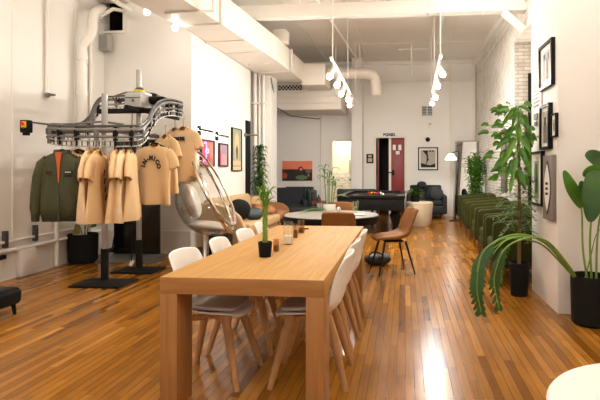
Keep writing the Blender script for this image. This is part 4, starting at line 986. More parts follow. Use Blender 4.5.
# ------------------------------------------------------------------ hangers and garments (local: front = -Y, z = 0 where the hook holds)
def ring_at(z, w, d, n, x0=0., y0=0., fold=0., ph=0., fq=5, e=.75):
    out = []
    for k in range(n):
        a = 2 * PI * k / n; ca, sa = math.cos(a), math.sin(a)
        x = math.copysign(abs(ca) ** e, ca) * w; y = math.copysign(abs(sa) ** .8, sa) * d
        y += fold * (math.sin(fq * x / .27 * 2 + ph) + .6 * math.sin(fq * 1.7 * x / .27 + ph * 2.1)) ; out.append(V((x0 + x, y0 + y, z)))
    return out
def garment_bm(seed, jacket=False):
    r = random.Random(seed); b = new(); ph = r.uniform(0, 6); n = 44
    if jacket:
        rows = [(-.10, .075, .05, 0), (-.125, .10, .06, 0), (-.155, .17, .07, 0), (-.185, .215, .075, .002), (-.26, .245, .085, .005), (-.36, .25, .09, .008), (-.48, .255, .095, .010), (-.60, .262, .10, .012), (-.68, .265, .095, .012), (-.715, .245, .075, .010)]
    else:
        rows = [(-.105, .078, .035, 0), (-.125, .11, .04, 0), (-.15, .175, .045, 0), (-.18, .225, .05, .001), (-.25, .25, .052, .003), (-.34, .252, .05, .006), (-.46, .258, .048, .010), (-.6, .264, .048, .019), (-.74, .27, .05, .026), (-.86, .275, .055, .030), (-.868, .272, .052, .030)]
    rg = [ring_at(z, w, d, n, fold=f, ph=ph + z * 1.2, fq=2.6) for z, w, d, f in rows]
    if not jacket:
        for i, sc_p in ((0, .060), (1, .048), (2, .016)):
            for p in rg[i]: p.z -= sc_p * max(0, -p.y / rows[i][2]) ** .8 * (1 if abs(p.x) < .12 else .0)
    surf(b, rg, True)
    for s in (-1, 1):
        if jacket: path = [(s * .17, -.215, .085), (s * .235, -.26, .088), (s * .285, -.36, .08), (s * .31, -.50, .074), (s * .322, -.63, .066), (s * .325, -.69, .052)]
        else: path = [(s * .16, -.215, .075), (s * .235, -.255, .088), (s * .285, -.33, .086), (s * .315, -.41, .085), (s * .318, -.418, .082)]
        rr_ = []
        for i, (x, z, w) in enumerate(path):
            a = path[max(i - 1, 0)]; c = path[min(i + 1, len(path) - 1)]; d = V((c[0] - a[0], 0, c[1] - a[1])).normalized(); nn = V((d.z, 0, -d.x))
            dep = .055 if jacket else .036
            rr_.append([V((x, 0, z)) + nn * (w * math.cos(2 * PI * k / 24)) + V((0, dep * math.sin(2 * PI * k / 24) + (.012 if jacket else .006) * math.sin(i * 2.3 + ph + k * .8), 0)) for k in range(24)])
        surf(b, rr_, True)
    return b
def arc_text(s, rad, size, cz, y, spread):
    b = new(); m = len(s)
    for i, chx in enumerate(s):
        a = (i - (m - 1) / 2) * spread
        put_text(b, chx, size, Matrix.Translation((rad * math.sin(a), y, cz + rad * math.cos(a))) @ Matrix.Rotation(a, 4, 'Y') @ UPRIGHT,   .0015, .005)
    return b
def hanger(label, loc, rz, m, group='hangers on the conveyor', z=0):
    t = thing('clothes_hanger', label, 'hanger', loc, rz, group)
    b = new(); tube(b, smooth([(-.195, 0, -.168), (-.10, 0, -.135), (0, 0, -.098), (.10, 0, -.135), (.195, 0, -.168)], 5), .011, 8, flat=1.4); obj('shoulder_bar', b, m, t)
    b = new(); tube(b, smooth([(.018, 0, .0), (.012, 0, .018), (-.004, 0, .02), (-.014, 0, .004), (0, 0, -.03), (0, 0, -.10)], 4), .0035, 6); obj('hook', b, STEEL, t)
    return t
HW = mat('hanger_wood', (.55, .32, .14), .4, var=.15, scale=20)
HB = BLACK
shirt_mesh = []
for sd in (1, 2, 3):
    tmp = obj('tmp', garment_bm(sd), TAN, angle=60); shirt_mesh.append(tmp.data); bpy.data.objects.remove(tmp)
rib = new(); tube(rib, [V((.078 * math.cos(a), .036 * math.sin(a), -.106 - .060 * max(0, -math.sin(a)))) for a in [2 * PI * k / 28 for k in range(28)]], .0085, 8, True)
tmp = obj('tmp', rib, TANR); RIBM = tmp.data; bpy.data.objects.remove(tmp)
nk = new(); box(nk, (0, .031, -.128), (.04, .006, .02), .002); tmp = obj('tmp', nk, INK); NECKM = tmp.data; bpy.data.objects.remove(tmp)
def shirt(label, hl, px, py, Y, rz, mesh=0, pale=False, prints=None, hw=None, sc_=1.0):
    """px,py: where the hook sits on the hanger strip"""
    p = aty(px, py, Y)
    hanger(('pale wooden' if hw else 'black') + ' hanger holding the ' + hl, p, rz, HW if hw else HB)
    t = thing('tee_shirt', label, 'shirt', p, rz, 'tan tees on the conveyor rack'); t.scale = (sc_, sc_, sc_)
    me = shirt_mesh[mesh]
    o = bpy.data.objects.new('body', me.copy()); COL.objects.link(o); o.parent = t
    o.data.materials.clear(); o.data.materials.append(TAN2 if pale else TAN)
    o = bpy.data.objects.new('collar', RIBM); COL.objects.link(o); o.parent = t
    o = bpy.data.objects.new('neck_tag', NECKM); COL.objects.link(o); o.parent = t
    if prints: obj('print', prints(), INK, t, smooth_=False)
    return t
def side_flower():
    b = new()
    for k in range(5):
        a = k * 2 * PI / 5; box(b, (.12 + .02 * math.cos(a), -.062, -.30 + .02 * math.sin(a)), (.035, .004, .014), .001, rot=(0, -a, 0))
    return b
def back_print():
    b = new()
    for k in range(4): box(b, (-.05 + .02 * k, -.072, -.34 - .09 * k), (.03, .004, .07), .001, rot=(0, .5, 0))
    return b
Yf = 5.02
def logo_bar():
    b = new(); put_text(b, 'SOMOX', .06, Matrix.Translation((-.035, -.074, -.275)) @ UPRIGHT, .0015, .006)
    for k in range(6):
        a = k * PI / 3; box(b, (.085 + .018 * math.cos(a), -.072, -.275 + .018 * math.sin(a)), (.03, .004, .014), .001, rot=(0, -a, 0))
    return b
shirt('beige tee with a small black bow print right behind the olive jacket', 'beige tee right behind the olive jacket', 79, 141, 5.25, 1.15, 0, True, side_flower)
shirt('tan tee with its sleeve hanging toward the viewer, second after the olive jacket', 'second tee after the olive jacket', 89.5, 141, 5.0, 1.95, 1, True, None, True)
shirt('tan tee with dark chest marks hanging just left of the front post', 'tee just left of the front post', 98.5, 141, 4.98, 1.85, 2, False, back_print, True)
shirt('plain tan tee hanging just right of the front post', 'tee just right of the front post', 116, 141, 5.03, 2.02, 0, False, None, True)
shirt('plain tan tee in the middle of the three right of the front post', 'middle tee right of the front post', 123.5, 141, 5.06, 1.95, 1, True, None, True)
shirt('plain tan tee hanging nearest the arched letter tee on its left', 'tee left of the arched letters', 131, 140.5, 5.15, 2.0, 2)
shirt('tan tee hanging on the rear run, seen between front post and olive jacket group', 'tee on the rear run', 96, 140, 5.95, 1.2, 0, True, None, True)
shirt('tan tee with arched black letters facing the viewer', 'tee with arched letters', 155, 135, 5.75, -.12, 0, False, lambda: arc_text('IN-MICO', .125, .078, -.415, -.079, .46), False, .98).scale = (.84, 1, .98)
shirt('tan tee half hidden directly behind the arched letter tee', 'tee right behind the arched letters', 165.5, 127, 6.2, -.62, 1, False, side_flower, True)
shirt('tan tee half hidden behind the rightmost tee with the chest logo', 'tee behind the rightmost one', 175, 121, 6.95, -.6, 2, False, None, True)
shirt('pale tan tee with a straight black chest logo, rightmost on the conveyor', 'rightmost tee with the chest logo', 183.5, 119.5, 6.6, -.45, 1, True, lambda: logo_bar(), True)

# olive bomber jacket
JP = aty(62, 140, 4.98); JR = .28
hanger('black hanger holding the olive bomber jacket', JP, JR, HB).scale = (.78, .9, 1.1)
t = thing('bomber_jacket', 'olive bomber jacket hanging open at the left end of the conveyor', 'jacket', JP, JR); t.scale = (.80, .9, 1.16)
obj('shell', garment_bm(9, True), OLIVE, t, angle=60)
b = new(); tube(b, [V((.085 * math.cos(a), .055 * math.sin(a), -.105 - .03 * max(0, -math.sin(a)))) for a in [2 * PI * k / 28 for k in range(28)]], .016, 8, True, flat=1.3); obj('collar', b, OLIVER, t)
b = new(); prism(b, [(-.045, -.115), (.035, -.115), (.012, -.24), (.002, -.40), (-.008, -.40), (-.022, -.24)], 'y', -.098, -.080); obj('lining', b, ORANGE, t, smooth_=False)
b = new(); tube(b, smooth([(-.012, -.1, -.39), (0, -.112, -.5), (.004, -.116, -.62), (0, -.10, -.71)], 4), .006, 6); tube(b, [(.0, -.10, -.69), (.01, -.115, -.74)], .01, 6); obj('zip', b, STEELD, t)
b = new(); surf(b, [ring_at(-.69, .252, .088, 40, fold=.008), ring_at(-.715, .246, .082, 40, fold=.008), ring_at(-.755, .235, .074, 40, fold=.008), ring_at(-.757, .22, .06, 40, fold=.008)], True); obj('waistband', b, OLIVER, t)
for s in (-1, 1):
    b = new(); cyl(b, (s * .325, 0, -.68), (s * .326, 0, -.755), .052, .046, 18); obj('cuff', b, OLIVER, t)
b = new(); box(b, (.115, -.092, -.30), (.10, .014, .024), .003); box(b, (.115, -.096, -.335), (.10, .014, .012), .003); obj('chest_patch', b, BLACK, t)
b = new(); box(b, (.115, -.101, -.30), (.075, .006, .008), .001); obj('chest_lettering', b, PAPER, t)
b = new(); box(b, (-.13, -.094, -.30), (.06, .014, .02), .003); obj('dark_patch', b, INK, t)
b = new(); box(b, (-.13, -.095, -.325), (.05, .014, .012), .003); obj('maroon_patch', b, pix(110, 40, 35, 'maroon_patch'), t)
# ================================================================== FLOOR ITEMS ON THE LEFT
POTL = aty(83, 250, 6.78); POTL.z = 0
t = thing('potted_plant', 'black ribbed floor pot with a drooping brown-green leaf by the left wall', 'plant', POTL)
b = new(); lathe(b, [(0, 0), (.18, 0), (.195, .02), (.203, .40), (.20, .42), (.187, .42), (.182, .36), (0, .36)], 40); obj('pot', b, BLACKM, t)
b = new(); lathe(b, [(0, .375), (.184, .37)], 24); obj('soil', b, SOIL, t)
b = new(); F1 = new(); F2 = new()
for k, (dx, dz, w) in enumerate(((-.05, .10, .16), (.14, .16, .10), (.06, .20, .09), (.2, .12, .08))):
    e = V((dx, -.12, .40 + dz)); tube(b, smooth([V((.02 * k, 0, .37)), V((dx * .6, -.05, .45 + dz)), e], 5), .006, 6)
    leafp(F1 if k == 0 else F2, [e, e + V((.07, -.06, .0)), e + V((.15, -.1, -.05))] if k == 0 else [e, e + V((.05, -.02, .04)), e + V((.11, -.03, .03))], w, V((.2, .3, 1)), None, .15, 4)
obj('twig', b, TRUNK, t); obj('brown_leaf', F1, mat('olive_brown_leaf', (.13, .10, .02), .5, var=.4), t); obj('leaves', F2, LEAFD, t)
# black display panel with metal foot
a, d = aty(113, 252, 7.0), aty(158, 252, 7.0)
t = thing('display_panel', 'large black panel on a metal foot behind the hanging tees', 'panel', ((a.x + d.x) / 2, 7.0, 0)); w = d.x - a.x
b = new(); box(b, (0, .05, .95), (w, .07, 1.72), .008); obj('panel', b, BLACKG, t)
b = new(); prism(b, [(-.22, 0), (-.22, .02), (-.02, .09), (.12, .09), (.14, 0)], 'x', -w / 2 - .18, w / 2 + .04); obj('metal_foot', b, STEEL, t)
t = thing('floor_tub', 'low black round tub on the floor between the two rack posts', 'tub', (atz(118.5, 256, 0).x, atz(118.5, 256, 0).y, 0))
b = new(); lathe(b, [(0, 0), (.125, 0), (.14, .03), (.148, .10), (.14, .125), (.125, .13), (.11, .10), (0, .09)], 36); obj('tub', b, BLACK, t)
b = new(); tube(b, smooth([(-.1, 0, .10), (-.08, .02, .3), (.0, .0, .42), (.02, 0, .5)], 5), .012, 8); obj('hose', b, BLACK, t)
# ================================================================== BUBBLE CHAIR
BC = aty(216, 197, 6.95); nrm = V((.90, .22, .41)).normalized()
t = thing('bubble_chair', 'clear acrylic bubble chair with chrome rims and a silver cushion', 'chair', (BC.x - .12, BC.y + .05, 0))
O = BC - t.location; Rb = .57
Q = V((0, 0, 1)).rotation_difference(nrm).to_matrix().to_4x4(); MQ = Matrix.Translation(O) @ Q
b = new(); lathe(b, [(Rb * math.sin(a), -Rb * math.cos(a)) for a in [(.0 + i * (PI * .5) / 18) for i in range(19)]], 48); bmesh.ops.transform(b, matrix=MQ, verts=b.verts); obj('acrylic_bowl', b, ACRYL, t, solid=.008)
b = new(); tube(b, [MQ @ V((Rb * math.cos(x), Rb * math.sin(x), 0)) for x in [2 * PI * k / 64 for k in range(64)]], .022, 10, True); obj('chrome_rim', b, CHROME, t)
n2 = V((.90, .12, .46)).normalized(); Q2 = Matrix.Translation(O + V((-.07, -.02, .10))) @ V((0, 0, 1)).rotation_difference(n2).to_matrix().to_4x4()
b = new(); tube(b, [Q2 @ V((.60 * math.cos(x), .57 * math.sin(x), .06)) for x in [2 * PI * k / 64 for k in range(64)]], .022, 10, True); obj('chrome_hoop', b, CHROME, t)
rt = V((0, 0, 1)).cross(nrm).normalized(); fw = nrm
b = new(); puff(b, O - nrm * .36 + V((-.01, 0, .09)), (.18, .46, .52), (0, -.30, .25)); obj('back_cushion', b, SILVER, t)
b = new(); puff(b, O - nrm * .12 + V((.0, 0, -.37)), (.52, .52, .13), (0, .12, .25)); obj('seat_cushion', b, SILVER, t)
b = new(); q = V((O.x - .16, O.y, 0)); lathe(b, [(0, 0), (.26, 0), (.26, .015), (.06, .03), (.05, .06), (.05, .45), (0, .45)], 32, q); obj('pedestal', b, CHROME, t)
b = new(); q = aty(217, 254, 7.35); box(b, (q.x, 7.42, .2), (.36, .26, .4), .01); o = lone('black_cabinet', b, BLACK, 'small black box standing on the floor under the bubble chair rim', 'box')
# ================================================================== LOUNGE SEATING ON THE LEFT
def sofa_tan():
    t = thing('tan_sofa', 'tan fabric sofa with a curved arm behind the bubble chair', 'sofa', (-2.98, 8.85, 0))
    b = new(); box(b, (.0, 0, .21), (.78, 2.05, .22), .03, 3); obj('base', b, SOFA, t)
    b = new(); box(b, (.04, .02, .37), (.80, 1.98, .17), .05, 4); obj('seat_cushion', b, SOFA, t, angle=50)
    for y in (-.5, .5):
        b = new(); box(b, (-.25, y, .62), (.20, .98, .50), .07, 4, rot=(0, -.12, 0)); obj('back_cushion', b, SOFA, t, angle=50)
    b = new(); box(b, (-.36, 0, .42), (.12, 2.1, .68), .05, 3); obj('backrest', b, SOFA, t, angle=50)
    b = new(); prism(b, [(-.42, .08), (-.42, .80), (-.2, .82), (.12, .74), (.30, .60), (.40, .40), (.40, .08)], 'y', -1.12, -1.0); bmesh.ops.bevel(b, geom=list(b.edges), offset=.035, segments=3, profile=.5, affect='EDGES'); obj('armrest', b, SOFA, t, angle=50)
    for sx in (-1, 1):
        for sy in (-1, 1): b = new(); cyl(b, (sx * .32, sy * .95, .12), (sx * .32, sy * .95, 0), .025, .018, 10); obj('leg', b, DARKWOOD, t)
    return t
sofa_tan()
def pillow(label, c, s, rot, m): 
    b = new(); puff(b, (0, 0, 0), s, (0, 0, 0)); o = lone('throw_pillow', b, m, label, 'pillow', c, 0, 'throw pillows on the left seating'); o.rotation_euler = rot; return o
pillow('black throw pillow leaning on the tan sofa', (-2.87, 8.30, .66), (.37, .16, .37), (-.15, .25, .5), BLACKM)
pillow('dark teal throw pillow beside the black one on the tan sofa', (-2.72, 8.62, .56), (.34, .14, .24), (-.5, .1, .7), TEAL)
t = thing('leather_lounger', 'brown leather lounge chair with a sloping arm beyond the tan sofa', 'armchair', (-2.95, 10.39, 0), PI / 2)
b = new(); box(b, (0, 0, .38), (.80, .72, .16), .05, 4); obj('seat_cushion', b, BROWN2, t, angle=50)
b = new(); box(b, (0, .33, .56), (.80, .12, .46), .05, 4, rot=(-.1, 0, 0)); obj('backrest', b, BROWN2, t, angle=50)
for s in (-1, 1):
    b = new(); prism(b, [(-.42, .0), (-.33, .50), (-.2, .60), (.28, .66), (.38, .62), (.38, .0), (.28, 0), (.26, .45), (-.22, .42), (-.32, 0)], 'x', s * .45 - .045, s * .45 + .045); obj('armrest', b, BROWN2, t)
pillow('brown pillow lying on the far end of the tan sofa', (-2.80, 9.62, .57), (.40, .34, .15), (.25, .15, .3), BROWN2)
pillow('pale tan pillow resting on the brown leather lounge chair', (-3.08, 10.15, .62), (.40, .16, .34), (-.5, .3, .3), SOFA)
t = thing('grey_armchair', 'dark grey armchair behind the brown leather lounge chair', 'armchair', (-3.05, 12.55, 0), .3)
b = new(); box(b, (0, 0, .34), (.78, .8, .22), .06, 4); obj('seat_cushion', b, CHAR, t, angle=50)
b = new(); box(b, (0, .40, .55), (.9, .18, .66), .08, 4, rot=(-.1, 0, 0)); obj('backrest', b, CHAR, t, angle=50)
for s in (-1, 1):
    b = new(); box(b, (s * .43, 0, .36), (.12, .84, .44), .05, 4); obj('armrest', b, CHAR, t, angle=50)
    for sy in (-1, 1): b = new(); cyl(b, (s * .38, sy * .34, .25), (s * .4, sy * .36, 0), .022, .016, 8); obj('leg', b, DARKWOOD, t)
t = thing('tall_dracaena', 'tall slim dracaena behind the lucky bamboo, in front of the white column', 'plant', (aty(259.5, 200, 10.85).x, 10.85, 0))
b = new(); lathe(b, [(0, 0), (.14, 0), (.17, .34), (.16, .36), (.15, .3), (0, .3)], 28); obj('pot', b, BLACKM, t)
b = new(); lathe(b, [(0, .31), (.155, .305)], 20); obj('soil', b, SOIL, t)
b = new(); F1 = new(); F2 = new()
for k, (dx, h0, h1) in enumerate(((0, .8, 1.82), (.05, .6, 1.35), (-.05, .55, 1.1))):
    st = [V((dx * .4, 0, .3)), V((dx, .02, h0)), V((dx, 0, h1))]; tube(b, st, .018, 8); strap_foliage(F1 if k != 1 else F2, st, 150 if k == 0 else 50, .19, .042, .65, rr, .35, .7)
obj('trunk', b, TRUNK, t); obj('leaves', F1, LEAFD, t); obj('bright_leaves', F2, LEAF, t)
# pictures on the inner-left wall
PINK = pix(205, 70, 120, 'pink_print'); HOT = glow('pink_neon', (1.0, .25, .62), 2.2); ROSE = pix(196, 110, 110, 'rose_print'); LIL = pix(176, 150, 160, 'lilac_print'); SAND = pix(214, 184, 140, 'sand_print'); SAGE = pix(150, 158, 140, 'sage_print2')
def fl(px0, px1, yt, yb):
    A = atx(px0, yt, XI); B = atx(px1, yb, XI); c = atx((px0 + px1) / 2, yt, XI); d = atx((px0 + px1) / 2, yb, XI); return A.y, B.y, d.z, c.z
PLUM = pix(52, 28, 36, 'plum_frame')
y0, y1, z0, z1 = fl(199.5, 212.8, 139.8, 166.6)
t = wall_frame('art_print', 'pink art print with a glowing neon squiggle under the first wall lamp', XI, y0, y1, z0, z1, PLUM, ROSE, .04, .025, [(.0, .0, .42, 1, PINK), (.45, .1, .75, .5, pix(176, 84, 96, 'dusky_print')), (.66, .3, .95, .95, pix(190, 128, 110, 'salmon_print'))], 1)
b = new(); h, w = z1 - z0, y1 - y0
tube(b, smooth([(.032, -w * .32, h * .34), (.032, -w * .18, h * .40), (.032, -w * .12, h * .2), (.032, -w * .2, h * .05), (.032, -w * .02, h * .0), (.032, .03 * w, h * .14), (.032, -w * .1, h * .12), (.032, -w * .15, -h * .15), (.032, -w * .25, -h * .3)], 5), .009, 8); tube(b, [(.032, -w * .35, -h * .4), (.032, -w * .30, -h * .1)], .008, 8); obj('neon_line', b, HOT, t)
y0, y1, z0, z1 = fl(217.8, 226.6, 143.5, 166.6)
wall_frame('art_print', 'narrow lilac art print between the pink print and the tall poster', XI, y0, y1, z0, z1, PLUM, LIL, .04, .025, [(.0, .0, .2, .7, PINK), (.25, .1, .9, .5, pix(190, 150, 150, 'pale_rose_print')), (.3, .55, .8, .9, pix(160, 140, 150, 'mauve_print'))], 1)
y0, y1, z0, z1 = fl(230.8, 240.3, 128.4, 171)
t = wall_frame('framed_poster', 'tall framed sage and sand poster beside the black panel', XI, y0, y1, z0, z1, BLACK, SAGE, .04, .016, [(.05, .0, .95, .23, SAND), (.1, .08, .9, .12, SAGE)], 1)
b = new(); w, h = y1 - y0, z1 - z0; prism(b, [(-.24 * w, .02 * h), (-.2 * w, .3 * h), (.0, .42 * h), (.2 * w, .3 * h), (.24 * w, .0), (.14 * w, -.24 * h), (0, -.30 * h), (-.12 * w, -.24 * h)], 'x', .022, .027); e = obj('figure', b, SAND, t, smooth_=False)
b = new(); prism(b, [(-.14 * w, .0 * h), (.0, .12 * h), (.14 * w, .0), (.08 * w, -.2 * h), (0, -.26 * h), (-.07 * w, -.2 * h)], 'x', .027, .029); obj('figure_stripe', b, pix(92, 84, 70, 'umber_print'), e, smooth_=False)
# ================================================================== FAR WALL
def far_box(px0, py0, px1, py1, dep=.04, Y=YF):
    a, d = aty(px0, py1, Y), aty(px1, py0, Y); return a, d
def rect(bm, a, d, u0, v0, u1, v1, y0, y1): return bx(bm, (a.x + (d.x - a.x) * u0, y0, a.z + (d.z - a.z) * v0), (a.x + (d.x - a.x) * u1, y1, a.z + (d.z - a.z) * v1))
a, d = far_box(282.6, 161, 312.4, 180.6)
t = thing('canvas_painting', 'coral and black landscape painting above the dark tufted sofa', 'painting', ((a.x + d.x) / 2, YF, (a.z + d.z) / 2)); L_ = V(t.location); a -= L_; d -= L_
b = new(); rect(b, a, d, 0, 0, 1, 1, -.04, 0); cv = obj('canvas', b, mat('coral_paint', srgb(235, 130, 100), .6, var=.18, scale=4), t, smooth_=False)
b = new(); rect(b, a, d, 0, 0, 1, .58, -.043, -.04); obj('dark_field', b, mat('black_green_paint', srgb(34, 32, 28), .6, var=.5, scale=9), cv, smooth_=False)
w, h = d.x - a.x, d.z - a.z
def blob(cx, cz, rx, rz, y): return prism(new(), [(cx + rx * math.cos(k * .4), cz + rz * math.sin(k * .4) * (1 + .15 * math.sin(k * 2.3))) for k in range(15)], 'y', y - .003, y)
obj('green_bush', blob(.15 * w, -.34 * h, .2 * w, .12 * h, -.043), pix(96, 118, 78, 'moss_paint'), cv, smooth_=False)
obj('green_hill', blob(.38 * w, -.02 * h, .10 * w, .09 * h, -.043), pix(92, 104, 84, 'moss_paint2'), cv, smooth_=False)
obj('red_bush', blob(-.41 * w, -.25 * h, .085 * w, .15 * h, -.043), pix(178, 62, 46, 'brick_paint'), cv, smooth_=False)
obj('dark_tree', blob(.12 * w, .07 * h, .09 * w, .15 * h, -.043), pix(60, 24, 20, 'maroon_paint'), cv, smooth_=False)
obj('coral_sun', blob(.13 * w, .08 * h, .045 * w, .07 * h, -.046), pix(226, 140, 110, 'coral_paint2'), cv, smooth_=False)
obj('red_spot', blob(.38 * w, -.22 * h, .04 * w, .09 * h, -.043), pix(176, 84, 70, 'brick_paint2'), cv, smooth_=False)
a, d = far_box(418, 147.3, 438, 170.3)
t = thing('framed_picture', 'black framed abstract black and white picture above the grey sofa', 'picture', ((a.x + d.x) / 2, YF, (a.z + d.z) / 2)); L_ = V(t.location); a -= L_; d -= L_
b = new(); fx_, fz_ = .055, .048
rect(b, a, d, 0, 0, fx_, 1, -.05, 0); rect(b, a, d, 1 - fx_, 0, 1, 1, -.05, 0); rect(b, a, d, fx_, 0, 1 - fx_, fz_, -.05, 0); rect(b, a, d, fx_, 1 - fz_, 1 - fx_, 1, -.05, 0); obj('frame', b, BLACK, t, smooth_=False)
b = new(); rect(b, a, d, fx_, fz_, 1 - fx_, 1 - fz_, -.03, 0); mb = obj('mat_board', b, PAPER, t, smooth_=False)
b = new(); rect(b, a, d, .13, .12, .87, .88, -.034, -.03); pr = obj('print', b, INKL, mb, smooth_=False)
w, h = d.x - a.x, d.z - a.z
b = new(); prism(b, [(-.28 * w, .36 * h), (.0 * w, .36 * h), (-.02 * w, .2 * h), (.02 * w, .12 * h), (-.02 * w, .05 * h), (.05 * w, .0), (-.02 * w, -.12 * h), (-.08 * w, -.25 * h), (.1 * w, -.28 * h), (.36 * w, -.2 * h), (.36 * w, -.37 * h), (-.34 * w, -.37 * h), (-.36 * w, -.18 * h), (-.1 * w, -.24 * h), (-.07 * w, -.02 * h), (-.08 * w, .15 * h)], 'y', -.038, -.034)
for x in (.1, .24): box(b, (x * w, -.036, .335 * h), (.1 * w, .004, .06 * h), .001)
obj('black_shapes', b, INK, pr, smooth_=False)
a, d = far_box(366.5, 154, 373.6, 163.3)
t = thing('notice_frame', 'small black framed notice between the white column and the red door', 'notice', ((a.x + d.x) / 2, YF, (a.z + d.z) / 2)); L_ = V(t.location); a -= L_; d -= L_
b = new(); rect(b, a, d, 0, 0, 1, 1, -.025, 0); f = obj('frame', b, BLACK, t, smooth_=False)
b = new(); rect(b, a, d, .2, .15, .8, .55, -.03, -.025); rect(b, a, d, .25, .65, .75, .88, -.03, -.025); obj('paper', b, INKL, f, smooth_=False)
a, d = far_box(383.5, 134, 395, 137.4)
t = thing('door_sign', 'white sign with dark blue lettering above the red door', 'sign', ((a.x + d.x) / 2, YF, (a.z + d.z) / 2 + .02)); L_ = V(t.location); a -= L_; d -= L_
b = new(); rect(b, a, d, 0, -.15, 1, 1.1, -.07, 0); obj('sign_box', b, PAPER, t, smooth_=False)
b = new(); put_text(b, 'BOXED', .105, Matrix.Translation((0, -.071, 0)) @ UPRIGHT, .003, .008); obj('lettering', b, SIGNBLUE, t, smooth_=False)
q = aty(427, 111, YF); t = thing('air_vent', 'grey two-panel air vent high on the far wall', 'vent', q)
b = new(); box(b, (0, -.012, 0), (.33, .024, .30), .004); obj('frame', b, WALL, t)
for s in (-1, 1):
    b = new(); bx(b, (s * .078 - .068, -.03, -.135), (s * .078 + .068, -.02, .135)); p_ = obj('grille', b, STEELD, t, smooth_=False)
    b = new()
    for k in range(6): box(b, (s * .078, -.034, -.115 + .046 * k), (.13, .008, .02), .001)
    obj('louvre', b, GREYBOX, p_, smooth_=False)
q = aty(430, 124.8, YF); b = new(); box(b, (0, -.025, 0), (.13, .05, .16), .012); o = lone('wall_box', b, PAPER, 'small white box on the far wall just below the air vent', 'box', q)
b = new(); box(b, (0, -.052, .02), (.08, .006, .05), .002); obj('front_cover', b, INKL, o)
q = aty(427.7, 139.6, YF); b = new(); tube(b, [(0, 0, 0), (0, -.05, 0)], .065, 24); o = lone('wall_disc', b, BLACK, 'round black disc on the far wall above the framed picture', 'disc', q)
b = new(); tube(b, [(0, -.05, 0), (0, -.065, 0)], [.04, .032], 20); obj('knob', b, BLACKM, o)
q = aty(349.5, 178.7, 14.9); b = new(); cyl(b, (q.x - .14, 16.1, q.z - .05), (q.x + .05, 16.1, q.z - .05), .03, n=10)
for s in (-.12, .03): cyl(b, (q.x + s, 16.1, q.z - .05), (q.x + s, 16.17, q.z - .05), .014, n=8)
lone('grab_bar', b, BLACK, 'short black bar on the white tiled wall inside the doorway', 'bar')
q = aty(350.3, 163, 16.05); b = new(); cyl(b, (q.x - .02, 16.1, q.z - .35), (q.x - .02, 16.1, q.z + .1), .018, n=8); cyl(b, (q.x - .02, 16.1, q.z), (q.x - .02, 16.17, q.z), .016, n=8); lone('shower_rail', b, STEEL, 'thin vertical metal rail on the wall inside the tiled doorway', 'rail')
# dark tufted sofa
a = aty(296, 205, 13.6)
t = thing('tufted_sofa', 'dark teal channel-tufted sofa below the coral painting', 'sofa', (a.x, 13.75, 0)); w = 1.02 
W2 = (aty(313.5, 200, 13.4).x - aty(278, 200, 13.4).x)
b = new(); box(b, (0, 0, .25), (W2, .82, .22), .04, 3); obj('base', b, TEAL, t, angle=50)
b = new(); box(b, (0, -.08, .42), (W2 - .26, .64, .16), .05, 4); obj('seat_cushion', b, TEAL, t, angle=50)
for s in (-1, 1):
    b = new(); box(b, (s * (W2 / 2 - .06), -.02, .50), (.13, .84, .56), .06, 4); obj('armrest', b, TEAL, t, angle=50)
    for sy in (-1, 1): b = new(); cyl(b, (s * (W2 / 2 - .1), sy * .32, .16), (s * (W2 / 2 - .1), sy * .32, 0), .025, .018, 8); obj('leg', b, DARKWOOD, t)
b = new()
for k in range(9):
    x = -(W2 - .2) / 2 + (W2 - .2) * (k + .5) / 9; box(b, (x, .32, .62), ((W2 - .2) / 9 + .012, .2, .50), .05, 4, rot=(-.08, 0, 0))
obj('backrest', b, TEAL, t, angle=50)
# black ottoman table, side table with decanter
q = atz(299, 213.5, 0); t = thing('ottoman', 'wide dark ottoman in front of the tufted sofa', 'ottoman', (aty(299, 205, 11.3).x, 11.45, 0))
w = aty(314.5, 205, 11.2).x - aty(284.5, 205, 11.2).x
b = new(); box(b, (0, 0, .37), (w, .95, .16), .04, 4); obj('cushion', b, CHAR, t, angle=50)
b = new(); box(b, (0, 0, .17), (w - .06, .88, .30), .02); obj('base', b, BLACKM, t)
t = thing('side_stand', 'small dark side stand right of the tufted sofa', 'table', (aty(318.5, 200, 13.4).x, 13.5, 0))
b = new(); box(b, (0, 0, .46), (.36, .42, .05), .006); obj('tabletop', b, DARKWOOD, t)
for sx in (-1, 1):
    for sy in (-1, 1): b = new(); cyl(b, (sx * .14, sy * .17, .44), (sx * .15, sy * .18, 0), .02, .015, 8); obj('leg', b, DARKWOOD, t)
b = new(); lathe(b, [(0, 0), (.06, 0), (.07, .05), (.05, .10), (.02, .13), (.02, .18), (0, .18)], 20, (0, 0, 0)); lone('decanter', b, STEELD, 'small dark bottle standing on the side stand by the tufted sofa', 'bottle', (aty(318.5, 200, 13.4).x, 13.42, .485))
q = aty(275.8, 200, 12.0); t = thing('thin_pole', 'thin grey pole standing between the tall dracaena and the painting', 'pole', (q.x, 12.0, 0))
b = new(); cyl(b, (0, 0, 0), (0, 0, aty(275.8, 163.5, 12.0).z), .022, n=10); obj('pole', b, STEEL, t)
b = new(); lathe(b, [(0, 0), (.13, 0), (.13, .02), (0, .03)], 24); obj('base', b, STEELD, t)
